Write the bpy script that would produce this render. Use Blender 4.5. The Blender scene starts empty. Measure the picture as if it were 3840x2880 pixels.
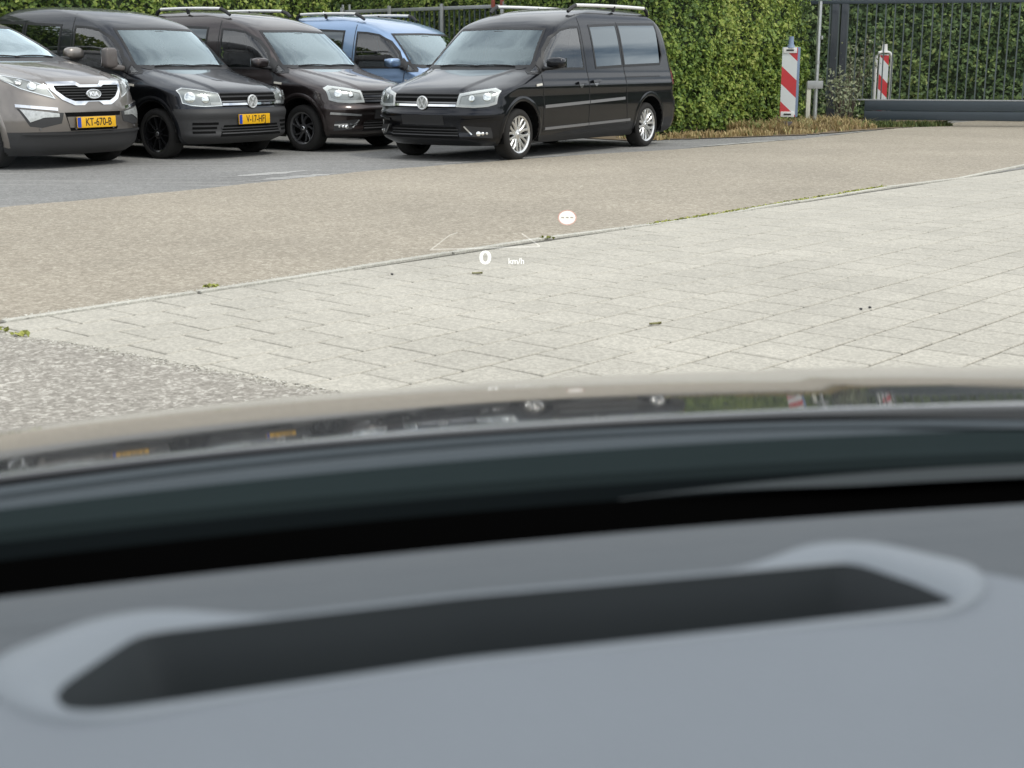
import bpy, bmesh, math, random
import numpy as np
from mathutils import Vector, Matrix
random.seed(7); RNG = np.random.default_rng(7)
SC = bpy.context.scene
COL = SC.collection
R = math.radians

# ------------------------------------------------------------------ camera
CAM_H, PITCH = 1.0877, 0.2318
cam_d = bpy.data.cameras.new("camera"); cam = bpy.data.objects.new("camera", cam_d); COL.objects.link(cam)
cam.location = (0, 0, CAM_H); cam.rotation_euler = (math.pi / 2 - PITCH, 0, 0)
cam_d.sensor_width = 36.0; cam_d.lens = 48.0; cam_d.clip_start = 0.02; cam_d.clip_end = 600.0
cam_d.dof.use_dof = True; cam_d.dof.focus_distance = 15.5; cam_d.dof.aperture_fstop = 8.5
SC.camera = cam

# ------------------------------------------------------------------ world, sun, exposure
SUN_EL, SUN_AZ = 52.0, 128.0        # azimuth clockwise from +Y: behind and to the right of the camera
W = bpy.data.worlds.new("World"); SC.world = W; W.use_nodes = True
nt = W.node_tree; nt.nodes.clear()
def N(nt, t, **kw):
    n = nt.nodes.new(t)
    for k, v in kw.items():
        if k in n.inputs: n.inputs[k].default_value = v
        else: setattr(n, k, v)
    return n
sky = N(nt, "ShaderNodeTexSky"); sky.sky_type = 'NISHITA'; sky.sun_disc = False
sky.sun_elevation = R(SUN_EL); sky.sun_rotation = R(SUN_AZ); sky.air_density = 1.0; sky.dust_density = 1.5
tc = N(nt, "ShaderNodeTexCoord"); sep = N(nt, "ShaderNodeSeparateXYZ"); nt.links.new(tc.outputs["Generated"], sep.inputs[0])
mx = N(nt, "ShaderNodeMath", operation='MAXIMUM'); mx.inputs[1].default_value = 0.0; nt.links.new(sep.outputs["Z"], mx.inputs[0])
ad = N(nt, "ShaderNodeMath", operation='ADD'); ad.inputs[1].default_value = 0.22; nt.links.new(mx.outputs[0], ad.inputs[0])
dx = N(nt, "ShaderNodeMath", operation='DIVIDE'); nt.links.new(sep.outputs["X"], dx.inputs[0]); nt.links.new(ad.outputs[0], dx.inputs[1])
dy = N(nt, "ShaderNodeMath", operation='DIVIDE'); nt.links.new(sep.outputs["Y"], dy.inputs[0]); nt.links.new(ad.outputs[0], dy.inputs[1])
cb = N(nt, "ShaderNodeCombineXYZ"); nt.links.new(dx.outputs[0], cb.inputs[0]); nt.links.new(dy.outputs[0], cb.inputs[1])
nz = N(nt, "ShaderNodeTexNoise"); nz.inputs["Scale"].default_value = 1.35; nz.inputs["Detail"].default_value = 7.0; nz.inputs["Roughness"].default_value = 0.58
nt.links.new(cb.outputs[0], nz.inputs["Vector"])
cr = N(nt, "ShaderNodeValToRGB"); cr.color_ramp.elements[0].position = 0.33; cr.color_ramp.elements[1].position = 0.52
cr.color_ramp.elements[0].color = (0, 0, 0, 1); cr.color_ramp.elements[1].color = (0.92, 0.92, 0.92, 1)
nt.links.new(nz.outputs["Fac"], cr.inputs[0])
mixw = N(nt, "ShaderNodeMix", data_type='RGBA'); nt.links.new(cr.outputs[0], mixw.inputs[0]); nt.links.new(sky.outputs[0], mixw.inputs[6])
mixw.inputs[7].default_value = (15.0, 15.3, 15.8, 1)
bg = N(nt, "ShaderNodeBackground"); bg.inputs[1].default_value = 0.10; nt.links.new(mixw.outputs[2], bg.inputs[0])
wo = N(nt, "ShaderNodeOutputWorld"); nt.links.new(bg.outputs[0], wo.inputs[0])
sl = bpy.data.lights.new("sun", 'SUN'); sl.energy = 1.5; sl.angle = R(12.0); sl.color = (1.0, 0.955, 0.88)
sun = bpy.data.objects.new("sun", sl); COL.objects.link(sun)
sd = Vector((math.sin(R(SUN_AZ)) * math.cos(R(SUN_EL)), math.cos(R(SUN_AZ)) * math.cos(R(SUN_EL)), math.sin(R(SUN_EL))))
sun.rotation_euler = sd.to_track_quat('Z', 'Y').to_euler(); sun.location = sd * 60
SC.view_settings.view_transform = 'Standard'; SC.view_settings.look = 'None'
SC.view_settings.gamma = 1.0; SC.view_settings.use_curve_mapping = False; SC.view_settings.exposure = 0.13
SC.render.engine = 'CYCLES'; SC.cycles.use_denoising = True
SC.cycles.max_bounces = 10; SC.cycles.transparent_max_bounces = 24; SC.cycles.glossy_bounces = 5; SC.cycles.diffuse_bounces = 3
SC.cycles.sample_clamp_indirect = 6.0; SC.cycles.caustics_reflective = False; SC.cycles.caustics_refractive = False

# ------------------------------------------------------------------ helpers
def setp(o, label=None, cat=None, group=None, kind=None):
    if label: o["label"] = label
    if cat: o["category"] = cat
    if group: o["group"] = group
    if kind: o["kind"] = kind
    return o
def empty(name, loc=(0, 0, 0), rz=0.0, parent=None):
    o = bpy.data.objects.new(name, None); COL.objects.link(o); o.location = loc; o.rotation_euler = (0, 0, rz); o.parent = parent
    o.empty_display_size = 0.2
    return o
def mk_mesh(name, V, F, smooth=True):
    me = bpy.data.meshes.new(name); me.from_pydata([tuple(map(float, v)) for v in V], [], F)
    if smooth: me.polygons.foreach_set("use_smooth", [True] * len(me.polygons))
    me.update(); return me
def obj(name, me, mat=None, parent=None, loc=None, rot=None):
    o = bpy.data.objects.new(name, me); COL.objects.link(o)
    if mat is not None and len(me.materials) == 0: me.materials.append(mat)
    if parent is not None: o.parent = parent
    if loc is not None: o.location = loc
    if rot is not None: o.rotation_euler = rot
    return o
def mobj(name, V, F, mat, parent=None, smooth=True, loc=None, rot=None):
    return obj(name, mk_mesh(name, V, F, smooth), mat, parent, loc, rot)
class MB:
    """collects simple shapes of ONE part"""
    def __init__(s): s.V = []; s.F = []
    def add(s, V, F):
        b = len(s.V); s.V += [tuple(v) for v in V]; s.F += [tuple(i + b for i in f) for f in F]; return s
    def box(s, c, d, rot=None):
        x, y, z = d[0] / 2, d[1] / 2, d[2] / 2
        V = [Vector((a, b, e)) for e in (-z, z) for (a, b) in ((-x, -y), (x, -y), (x, y), (-x, y))]
        if rot is not None: V = [rot @ v for v in V]
        V = [v + Vector(c) for v in V]
        return s.add(V, [(0, 3, 2, 1), (4, 5, 6, 7), (0, 1, 5, 4), (1, 2, 6, 5), (2, 3, 7, 6), (3, 0, 4, 7)])
    def tube(s, pts, r, n=8, cap=True):
        pts = [Vector(p) for p in pts]; rs = r if isinstance(r, (list, tuple)) else [r] * len(pts); V = []; F = []
        for i, p in enumerate(pts):
            t = (pts[min(i + 1, len(pts) - 1)] - pts[max(i - 1, 0)]).normalized()
            a = Vector((0, 0, 1)) if abs(t.z) < .9 else Vector((1, 0, 0)); u = t.cross(a).normalized(); w = t.cross(u)
            for k in range(n):
                q = 2 * math.pi * k / n; V.append(p + (u * math.cos(q) + w * math.sin(q)) * rs[i])
        for i in range(len(pts) - 1):
            for k in range(n): F.append((i * n + k, i * n + (k + 1) % n, (i + 1) * n + (k + 1) % n, (i + 1) * n + k))
        if cap: F.append(tuple(range(n - 1, -1, -1))); F.append(tuple((len(pts) - 1) * n + k for k in range(n)))
        return s.add(V, F)
    def lathe_y(s, prof, n=48, c=(0, 0, 0)):
        """profile [(radius, y)] turned about the y axis"""
        V = []; F = []; m = len(prof)
        for k in range(n):
            q = 2 * math.pi * k / n
            for r, y in prof: V.append((c[0] + r * math.cos(q), c[1] + y, c[2] + r * math.sin(q)))
        for k in range(n):
            for j in range(m - 1):
                a = k * m + j; b = ((k + 1) % n) * m + j; F.append((a, a + 1, b + 1, b))
        return s.add(V, F)
    def build(s, name, mat, parent=None, smooth=False, bevel=0.0, loc=None, rot=None):
        me = mk_mesh(name, s.V, s.F, smooth)
        if bevel:
            bm = bmesh.new(); bm.from_mesh(me); bmesh.ops.remove_doubles(bm, verts=bm.verts, dist=1e-5)
            bmesh.ops.bevel(bm, geom=list(bm.edges), offset=bevel, segments=2, profile=.6, affect='EDGES', clamp_overlap=True)
            bm.to_mesh(me); bm.free()
            me.polygons.foreach_set("use_smooth", [True] * len(me.polygons)); me.update()
            me.set_sharp_from_angle(angle=R(40))
        elif smooth: me.set_sharp_from_angle(angle=R(38))
        return obj(name, me, mat, parent, loc, rot)

# ------------------------------------------------------------------ materials
def newmat(name):
    m = bpy.data.materials.new(name); m.use_nodes = True; t = m.node_tree; t.nodes.clear()
    out = N(t, "ShaderNodeOutputMaterial"); return m, t, out
def pbsdf(t, base=(.5, .5, .5), rough=.5, metal=0., coat=0., coat_r=.03, spec=.5):
    b = N(t, "ShaderNodeBsdfPrincipled")
    b.inputs["Base Color"].default_value = (*base, 1); b.inputs["Roughness"].default_value = rough; b.inputs["Metallic"].default_value = metal
    b.inputs["Coat Weight"].default_value = coat; b.inputs["Coat Roughness"].default_value = coat_r; b.inputs["Specular IOR Level"].default_value = spec
    return b
def mixcol(t, fac, a, b, blend='MIX'):
    m = N(t, "ShaderNodeMix", data_type='RGBA', blend_type=blend)
    for sck, v in ((m.inputs[0], fac), (m.inputs[6], a), (m.inputs[7], b)):
        if hasattr(v, "is_output"): t.links.new(v, sck)
        elif isinstance(v, (int, float)): sck.default_value = v
        else: sck.default_value = (*v, 1)
    return m.outputs[2]
def ramp(t, fac, stops):
    c = N(t, "ShaderNodeValToRGB"); e = c.color_ramp.elements
    while len(e) < len(stops): e.new(0.5)
    for el, (p, col) in zip(e, stops): el.position = p; el.color = (col if len(col) == 4 else (*col, 1)) if not isinstance(col, (int, float)) else (col, col, col, 1)
    t.links.new(fac, c.inputs[0]); return c.outputs[0]
def wpos(t, scale=(1, 1, 1), rotz=0., obj_space=False):
    if obj_space: src = N(t, "ShaderNodeTexCoord").outputs["Object"]
    else: src = N(t, "ShaderNodeNewGeometry").outputs["Position"]
    mp = N(t, "ShaderNodeMapping"); mp.inputs["Scale"].default_value = scale; mp.inputs["Rotation"].default_value = (0, 0, rotz)
    t.links.new(src, mp.inputs[0]); return mp.outputs[0]
def noise(t, vec, scale, detail=3., rough=.55):
    n = N(t, "ShaderNodeTexNoise"); n.inputs["Scale"].default_value = scale; n.inputs["Detail"].default_value = detail; n.inputs["Roughness"].default_value = rough
    t.links.new(vec, n.inputs["Vector"]); return n.outputs["Fac"]
def voro(t, vec, scale, out="Color"):
    n = N(t, "ShaderNodeTexVoronoi"); n.inputs["Scale"].default_value = scale; t.links.new(vec, n.inputs["Vector"]); return n.outputs[out]
def bump(t, h, strength, dist, b):
    n = N(t, "ShaderNodeBump"); n.inputs["Strength"].default_value = strength; n.inputs["Distance"].default_value = dist
    t.links.new(h, n.inputs["Height"]); t.links.new(n.outputs[0], b.inputs["Normal"])
def plain(name, base, rough=.5, metal=0., coat=0., spec=.5, var=.08, vscale=6., coat_r=.03, bumps=0.):
    m, t, o = newmat(name); b = pbsdf(t, base, rough, metal, coat, coat_r, spec)
    v = wpos(t, obj_space=True); n = noise(t, v, vscale, 4)
    lo = tuple(max(0, c * (1 - var)) for c in base); hi = tuple(min(1, c * (1 + var)) for c in base)
    t.links.new(mixcol(t, n, lo, hi), b.inputs["Base Color"])
    rr = N(t, "ShaderNodeMapRange"); rr.inputs[3].default_value = max(0, rough * .85); rr.inputs[4].default_value = min(1, rough * 1.15); t.links.new(n, rr.inputs[0]); t.links.new(rr.outputs[0], b.inputs["Roughness"])
    if bumps: bump(t, noise(t, v, vscale * 40, 2), bumps, .002, b)
    t.links.new(b.outputs[0], o.inputs[0]); return m
def glassmat(name, tint, ior=1.5, boost=1.0, rough=0.0, gcol=(1, 1, 1)):
    """thin pane: tinted straight-through light plus mirror reflection by Fresnel"""
    m, t, o = newmat(name)
    tr = N(t, "ShaderNodeBsdfTransparent"); tr.inputs[0].default_value = (*tint, 1)
    gl = N(t, "ShaderNodeBsdfGlossy"); gl.inputs["Roughness"].default_value = rough; gl.inputs[0].default_value = (*gcol, 1)
    fr = N(t, "ShaderNodeFresnel"); fr.inputs[0].default_value = ior
    mu = N(t, "ShaderNodeMath", operation='MULTIPLY', use_clamp=True); mu.inputs[1].default_value = boost; t.links.new(fr.outputs[0], mu.inputs[0])
    ms = N(t, "ShaderNodeMixShader"); t.links.new(mu.outputs[0], ms.inputs[0]); t.links.new(tr.outputs[0], ms.inputs[1]); t.links.new(gl.outputs[0], ms.inputs[2])
    t.links.new(ms.outputs[0], o.inputs[0]); return m
def paint(name, base, metal=.4, rough=.42, flake=.12, coat=1.0):
    m, t, o = newmat(name); b = pbsdf(t, base, rough, metal, coat, .02, spec=.15)
    v = wpos(t, obj_space=True)
    c = mixcol(t, noise(t, v, 900, 1), tuple(x * (1 - flake) for x in base), tuple(x * (1 + flake) for x in base))
    dust = ramp(t, noise(t, v, 2.2, 5, .6), [(.45, 0.), (.85, .018)])
    t.links.new(mixcol(t, dust, c, (.30, .28, .25)), b.inputs["Base Color"])
    cr_ = N(t, "ShaderNodeMapRange"); cr_.inputs[3].default_value = .015; cr_.inputs[4].default_value = .07; t.links.new(noise(t, v, 3, 4), cr_.inputs[0]); t.links.new(cr_.outputs[0], b.inputs["Coat Roughness"])
    t.links.new(b.outputs[0], o.inputs[0]); return m

ROAD_DIR = R(48.9)
def asphalt(name, lo, mid, hi, cell=55., streak=None, bumpd=.004, patch=(.88, 1.12)):
    m, t, o = newmat(name); b = pbsdf(t, mid, .88, spec=.3); v = wpos(t)
    c1 = voro(t, v, cell); s1 = N(t, "ShaderNodeSeparateColor"); t.links.new(c1, s1.inputs[0])
    c2 = voro(t, v, cell * .45); s2 = N(t, "ShaderNodeSeparateColor"); t.links.new(c2, s2.inputs[0])
    av = N(t, "ShaderNodeMath", operation='MULTIPLY_ADD'); av.inputs[1].default_value = .62; t.links.new(s1.outputs[0], av.inputs[0])
    hv = N(t, "ShaderNodeMath", operation='MULTIPLY'); hv.inputs[1].default_value = .38; t.links.new(s2.outputs[1], hv.inputs[0]); t.links.new(hv.outputs[0], av.inputs[2])
    g = ramp(t, av.outputs[0], [(.08, lo), (.5, mid), (.80, tuple((a + b_) / 2 for a, b_ in zip(mid, hi))), (.93, hi)])
    big = ramp(t, noise(t, v, .55, 5, .6), [(.3, patch[0]), (.7, patch[1])])
    col = mixcol(t, 1.0, g, big, 'MULTIPLY')
    if streak:
        sv = wpos(t, (.25, 4.5, 1), -ROAD_DIR)
        f = ramp(t, noise(t, sv, 1.6, 6, .62), [(.52, 0.), (.74, streak[0])])
        col = mixcol(t, f, col, streak[1])
    t.links.new(col, b.inputs["Base Color"]); bump(t, av.outputs[0], .5, bumpd, b)
    t.links.new(b.outputs[0], o.inputs[0]); return m
M_LOT = asphalt("asphalt_lot", (.155, .152, .146), (.206, .203, .195), (.31, .308, .295), 80, (.85, (.34, .33, .31)))
M_ROAD = asphalt("asphalt_beige", (.238, .206, .160), (.318, .280, .222), (.475, .43, .352), 80, None, patch=(.90, 1.10))
M_PATCH = asphalt("asphalt_coarse", (.20, .182, .155), (.29, .268, .232), (.56, .53, .47), 95, None)
def concrete(name, base, var=.12, speck=.1):
    m, t, o = newmat(name); b = pbsdf(t, base, .85, spec=.25); v = wpos(t)
    sp = N(t, "ShaderNodeSeparateColor"); t.links.new(voro(t, v, 95.), sp.inputs[0])
    g = ramp(t, sp.outputs[0], [(.0, 1 - speck), (.5, 1.), (.95, 1 + speck * 1.4)])
    n1 = ramp(t, noise(t, v, 1.1, 5, .6), [(.3, 1 - var), (.7, 1 + var * .6)])
    oi = N(t, "ShaderNodeObjectInfo"); rnd = N(t, "ShaderNodeMapRange"); rnd.inputs[3].default_value = .955; rnd.inputs[4].default_value = 1.035; t.links.new(oi.outputs["Random"], rnd.inputs[0])
    c = mixcol(t, 1., mixcol(t, 1., base, g, 'MULTIPLY'), n1, 'MULTIPLY'); c = mixcol(t, 1., c, rnd.outputs[0], 'MULTIPLY')
    stain = ramp(t, noise(t, v, 6.5, 4, .65), [(.62, 0.), (.78, .22)])
    c = mixcol(t, stain, c, (.30, .28, .23))
    t.links.new(c, b.inputs["Base Color"]); bump(t, noise(t, v, 160, 2), .35, .0015, b)
    t.links.new(b.outputs[0], o.inputs[0]); return m
M_TILE = concrete("paving_concrete", (.432, .408, .352), .11, .14)
M_KERB = concrete("edging_concrete", (.47, .455, .40), .15, .14)
M_JOINT = plain("joint_sand", (.095, .088, .070), .95, var=.25, vscale=30)
M_LINE = concrete("worn_road_paint", (.33, .325, .30), .3, .2)
M_SOIL = plain("verge_soil", (.16, .12, .075), .95, var=.35, vscale=5)
def leafmat(name, cols, trans=.25, rough=.55):
    m, t, o = newmat(name); at = N(t, "ShaderNodeAttribute"); at.attribute_name = "tone"
    col = ramp(t, at.outputs["Fac"], cols)
    b = pbsdf(t, (.1, .1, .1), rough, spec=.35); t.links.new(col, b.inputs["Base Color"])
    tl = N(t, "ShaderNodeBsdfTranslucent"); t.links.new(col, tl.inputs[0])
    ms = N(t, "ShaderNodeMixShader"); ms.inputs[0].default_value = trans; t.links.new(b.outputs[0], ms.inputs[1]); t.links.new(tl.outputs[0], ms.inputs[2])
    t.links.new(ms.outputs[0], o.inputs[0]); return m
M_HEDGE = leafmat("hedge_leaf", [(0., (.075, .135, .028)), (.36, (.185, .275, .048)), (.70, (.31, .385, .075)), (1., (.42, .46, .13))])
M_HEDGE2 = leafmat("hedge_leaf_dark", [(0., (.055, .10, .043)), (.5, (.135, .205, .070)), (.85, (.225, .30, .09)), (1., (.33, .38, .13))])
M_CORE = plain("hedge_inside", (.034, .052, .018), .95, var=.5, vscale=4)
M_BARK = plain("bark", (.10, .075, .055), .9, var=.3, vscale=14, bumps=.5)
M_DRY = leafmat("dry_grass", [(0., (.26, .18, .085)), (.45, (.44, .33, .16)), (.72, (.52, .42, .21)), (1., (.17, .24, .07))], .2, .7)
M_GRASS = leafmat("green_grass", [(0., (.05, .075, .02)), (.6, (.11, .15, .04)), (1., (.20, .20, .07))], .25, .6)
M_SHRUB = leafmat("shrub_leaf", [(0., (.13, .15, .09)), (.5, (.23, .26, .15)), (1., (.38, .40, .25))], .2, .6)
M_GRIT = leafmat("pale_grit", [(0., (.30, .28, .23)), (.6, (.46, .44, .38)), (1., (.60, .58, .52))], 0., .9)
M_MOSS = leafmat("moss", [(0., (.16, .17, .04)), (.6, (.32, .35, .08)), (1., (.48, .47, .15))], .1, .9)
# ------------------------------------------------------------------ ground sheets
def sheet(name, poly, z, mat, kind="structure", th=0.0):
    bm = bmesh.new(); vs = [bm.verts.new((x, y, z)) for x, y in poly]; bm.faces.new(vs)
    bmesh.ops.triangulate(bm, faces=bm.faces[:])
    me = bpy.data.meshes.new(name); bm.to_mesh(me); bm.free()
    o = obj(name, me, mat); setp(o, kind=kind); return o
def wob(pts, step=.12, amp=.012, seed=1):
    """same line with small irregular wobble, as a worn edge has"""
    rg = np.random.default_rng(seed); out = []
    for (a, b) in zip(pts[:-1], pts[1:]):
        L = math.hypot(b[0] - a[0], b[1] - a[1]); n = max(1, int(L / step)); nx, ny = -(b[1] - a[1]) / L, (b[0] - a[0]) / L
        for i in range(n):
            t = i / n; w = rg.normal() * amp if 0 < i else 0
            out.append((a[0] + (b[0] - a[0]) * t + nx * w, a[1] + (b[1] - a[1]) * t + ny * w))
    out.append(pts[-1]); return out
g = sheet("ground", [(-200, -200), (200, -200), (200, 200), (-200, 200)], 0.0, M_LOT)
LOT_EDGE = [(-14, -2.6), (-3.91, 10.46), (-2.82, 11.9), (-1.42, 14.13), (0.9, 16.61), (2.06, 17.53), (4.07, 19.84), (5.86, 22.4), (7.2, 24.3), (11, 29), (30, 52)]
PAVE_EDGE = [(-16, -10.2), (-2.19, 5.74), (-0.89, 7.26), (0.13, 8.5), (1.28, 9.65), (2.23, 10.85), (3.28, 12.13), (4.25, 13.1), (5.75, 15.2), (10.5, 20.6), (38, 52)]
def dense(line): return wob(line, .15, .010, 3)
road = sheet("road", dense(LOT_EDGE) + dense(PAVE_EDGE)[::-1], 0.004, M_ROAD)
setp(road, kind="structure")
U = np.array([math.cos(ROAD_DIR), math.sin(ROAD_DIR)]); Vd = np.array([U[1], -U[0]])
P0 = np.array([-2.19, 5.74])
def st(s, t): return P0 + U * s + Vd * t
pav = sheet("pavement", [tuple(st(-20, .0)), tuple(st(45, .0)), tuple(st(45, 40)), tuple(st(-20, 40))], 0.0055, M_JOINT)
# project a ground point to the photograph's frame (for choosing which slabs are single objects)
FW = np.array([0, math.cos(PITCH), -math.sin(PITCH)]); UP = np.array([0, math.sin(PITCH), math.cos(PITCH)])
def frame_uv(p):
    d = np.array([p[0], p[1], -CAM_H]); zz = d @ FW
    if zz < .3: return (-9, -9)
    return (.5 + 1.3333 * d[0] / zz, .5 - 1.3333 * (4 / 3) * (d @ UP) / zz)
TS = .262
def slab_mesh(nm, s=TS - .011, h=.008):
    a = s / 2; c = .0035; bm = bmesh.new()
    lo = [bm.verts.new((x * a, y * a, 0)) for x, y in ((-1, -1), (1, -1), (1, 1), (-1, 1))]
    mid = [bm.verts.new((x * a, y * a, h - c)) for x, y in ((-1, -1), (1, -1), (1, 1), (-1, 1))]
    top = [bm.verts.new((x * (a - c), y * (a - c), h)) for x, y in ((-1, -1), (1, -1), (1, 1), (-1, 1))]
    for A, B in ((lo, mid), (mid, top)):
        for i in range(4): bm.faces.new((A[i], A[(i + 1) % 4], B[(i + 1) % 4], B[i]))
    bm.faces.new(top); me = bpy.data.meshes.new(nm); bm.to_mesh(me); bm.free(); return me
slab = slab_mesh("paving_slab"); slab.materials.append(M_TILE)
cells = []
for j in range(0, 62):
    for i in range(-26, 90):
        s = (i + .5 * (j % 2)) * TS + .06; t = .075 + (j + .5) * TS; p = st(s, t)
        if p[1] > 27 or p[1] < -1: continue
        if s < -.4 and t < 3.2: continue
        u, v = frame_uv(p); inv = -.02 < u < 1.02 and .15 < v < .515
        cells.append((inv, math.hypot(*p), p))
vis = sorted([c for c in cells if c[0]], key=lambda c: c[1])[:300]
vid = {id(c) for c in vis}
for c in vis:
    o = bpy.data.objects.new("paving_slab", slab); COL.objects.link(o); o.parent = pav
    o.location = (c[2][0], c[2][1], .0055 + random.uniform(-.0008, .0008)); o.rotation_euler = (random.gauss(0, .0022), random.gauss(0, .0022), ROAD_DIR + random.gauss(0, .004))
SV = np.array([v.co[:] for v in slab.vertices]); SF = [tuple(p.vertices) for p in slab.polygons]; VV = []; FF = []
for c in cells:
    if id(c) in vid or c[1] > 30: continue
    a = ROAD_DIR + random.gauss(0, .004); ca, sa = math.cos(a), math.sin(a); b = len(VV)
    tx, ty = random.gauss(0, .0022), random.gauss(0, .0022); z0 = .0055 + random.uniform(-.0008, .0008)
    for x, y, z in SV: VV.append((c[2][0] + ca * x - sa * y, c[2][1] + sa * x + ca * y, z0 + z + tx * y - ty * x))
    FF += [tuple(i + b for i in f) for f in SF]
setp(mobj("paving_slabs_beyond", VV, FF, M_TILE, pav, smooth=False), kind="stuff")
# flush concrete edging between road and paving
kerb = empty("kerb"); setp(kerb, kind="structure")
ke = []
for a, b in zip(PAVE_EDGE[1:-1], PAVE_EDGE[2:]):
    ke.append((a, b))
acc = [np.array(PAVE_EDGE[1])]
for a, b in ke:
    a, b = np.array(a), np.array(b); L = np.linalg.norm(b - a); n = max(1, round(L / .95))
    for i in range(n): acc.append(a + (b - a) * (i + 1) / n)
    if len(acc) > 24: break
for a, b in zip(acc[:-1], acc[1:]):
    d = (b - a); L = np.linalg.norm(d); d /= L; nrm = np.array([d[1], -d[0]]); m = (a + b) / 2 + nrm * (.03 + random.gauss(0, .006))
    mb = MB(); mb.box((0, 0, 0), (L - .012, .048, .026)); mb.build("kerb_stone", M_KERB, kerb, bevel=.004, loc=(m[0], m[1], .004 + random.uniform(-.002, .003)), rot=(0, 0, math.atan2(d[1], d[0]) + random.gauss(0, .009)))
# coarse asphalt laid against the paving, bottom of the drive
AE = [(-2.25, 5.56), (-2.07, 5.42), (-1.64, 5.16), (-1.06, 4.73), (-0.69, 4.49), (-.2, 4.12), (.6, 3.5), (1.5, 2.7)]
sheet("asphalt_patch", wob(AE, .05, .012, 8) + [(1.2, 1.6), (-2, -2), (-12, -6), (-9, -2.3)], .0172, M_PATCH)
# worn white line where the road meets the lot
def band(name, pts, w, z, mat, amp=.012, seed=5):
    A = []; B = []
    P = wob(pts, .1, .006, seed); rg = np.random.default_rng(seed + 1)
    for i, p in enumerate(P):
        q = P[min(i + 1, len(P) - 1)]; r = P[max(i - 1, 0)]; d = np.array(q) - np.array(r); d = d / (np.linalg.norm(d) + 1e-9); n = np.array([-d[1], d[0]])
        ww = w * max(.15, 1 + rg.normal() * .35) * min(1, .15 + 3 * min(i, len(P) - 1 - i) / len(P)); A.append(np.array(p) + n * ww / 2); B.append(np.array(p) - n * ww / 2)
    V = [(*a, z) for a in A] + [(*b, z) for b in B]; n = len(A)
    return setp(mobj(name, V, [(i, n + i, n + i + 1, i + 1) for i in range(n - 1)], mat, None, False), kind="structure")
M_PALE = concrete("faded_road_paint", (.37, .365, .35), .25, .2)
band("road_marking", [(2.3, 17.95), (3.2, 18.95), (4.15, 20.05)], .10, .008, M_LINE)
band("road_marking", [(4.75, 20.95), (5.9, 22.55)], .09, .008, M_LINE, seed=9)
band("road_marking", [(-.9, 15.0), (.35, 16.25), (.85, 16.75)], .10, .0025, M_PALE, seed=11)
band("road_marking", [(-2.75, 13.3), (-2.1, 14.15)], .16, .0025, M_PALE, seed=12)
band("road_marking", [(-2.55, 12.75), (-1.75, 13.75)], .18, .0025, M_PALE, seed=13)
# verge at the foot of the hedge
sheet("verge", wob([(1.75, 19.35), (2.13, 19.68), (2.7, 20.0), (3.47, 20.42), (4.33, 20.9), (5.12, 21.75), (5.8, 22.5), (6.4, 23.2), (7.1, 23.85)], .15, .03, 4) + [(7.3, 24.6), (9.0, 27.5), (5.4, 26.6), (2.0, 23.0), (1.0, 20.2)], .012, M_SOIL)

# ------------------------------------------------------------------ leaf masses
def leaves(name, P, Nrm, size, mat, parent, aspect=1.7, tone=None, droop=.25, kind="stuff", rg=RNG, spread=.7):
    """one mesh of small bent leaf blades (two triangles) at points P facing roughly along Nrm"""
    n = len(P); d = Nrm + rg.normal(size=(n, 3)) * spread; d[:, 2] += .35; d /= np.linalg.norm(d, axis=1)[:, None]
    r = rg.normal(size=(n, 3)); a = np.cross(d, r); a /= np.linalg.norm(a, axis=1)[:, None]
    b = np.cross(d, a); s = size * rg.uniform(.55, 1.35, n)[:, None]
    L = a * s * aspect * .5; Wd = b * s * .5; bend = d * s * droop
    V = np.empty((n, 4, 3)); V[:, 0] = P - L - bend; V[:, 1] = P + Wd; V[:, 2] = P + L - bend; V[:, 3] = P - Wd
    me = bpy.data.meshes.new(name); me.vertices.add(n * 4); me.vertices.foreach_set("co", V.ravel())
    idx = np.arange(n * 4, dtype=np.int32).reshape(n, 4); tri = np.stack([idx[:, [0, 1, 3]], idx[:, [1, 2, 3]]], 1).reshape(-1)
    me.loops.add(len(tri)); me.loops.foreach_set("vertex_index", tri)
    me.polygons.add(n * 2); me.polygons.foreach_set("loop_start", np.arange(0, n * 6, 3, dtype=np.int32))
    if tone is None: tone = rg.uniform(0, 1, n)
    at = me.attributes.new("tone", 'FLOAT', 'POINT'); at.data.foreach_set("value", np.repeat(np.clip(tone, 0, 1), 4).astype(np.float32))
    me.update(calc_edges=True); o = obj(name, me, mat, parent)
    if kind: o["kind"] = kind
    return o
def vnoise(x, y, seed=0):
    """smooth value noise for clumping"""
    rg = np.random.default_rng(seed); G = rg.uniform(size=(64, 64)); xi = np.floor(x).astype(int); yi = np.floor(y).astype(int); fx = x - xi; fy = y - yi
    fx = fx * fx * (3 - 2 * fx); fy = fy * fy * (3 - 2 * fy); g = lambda i, j: G[i % 64, j % 64]
    return (g(xi, yi) * (1 - fx) + g(xi + 1, yi) * fx) * (1 - fy) + (g(xi, yi + 1) * (1 - fx) + g(xi + 1, yi + 1) * fx) * fy
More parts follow.
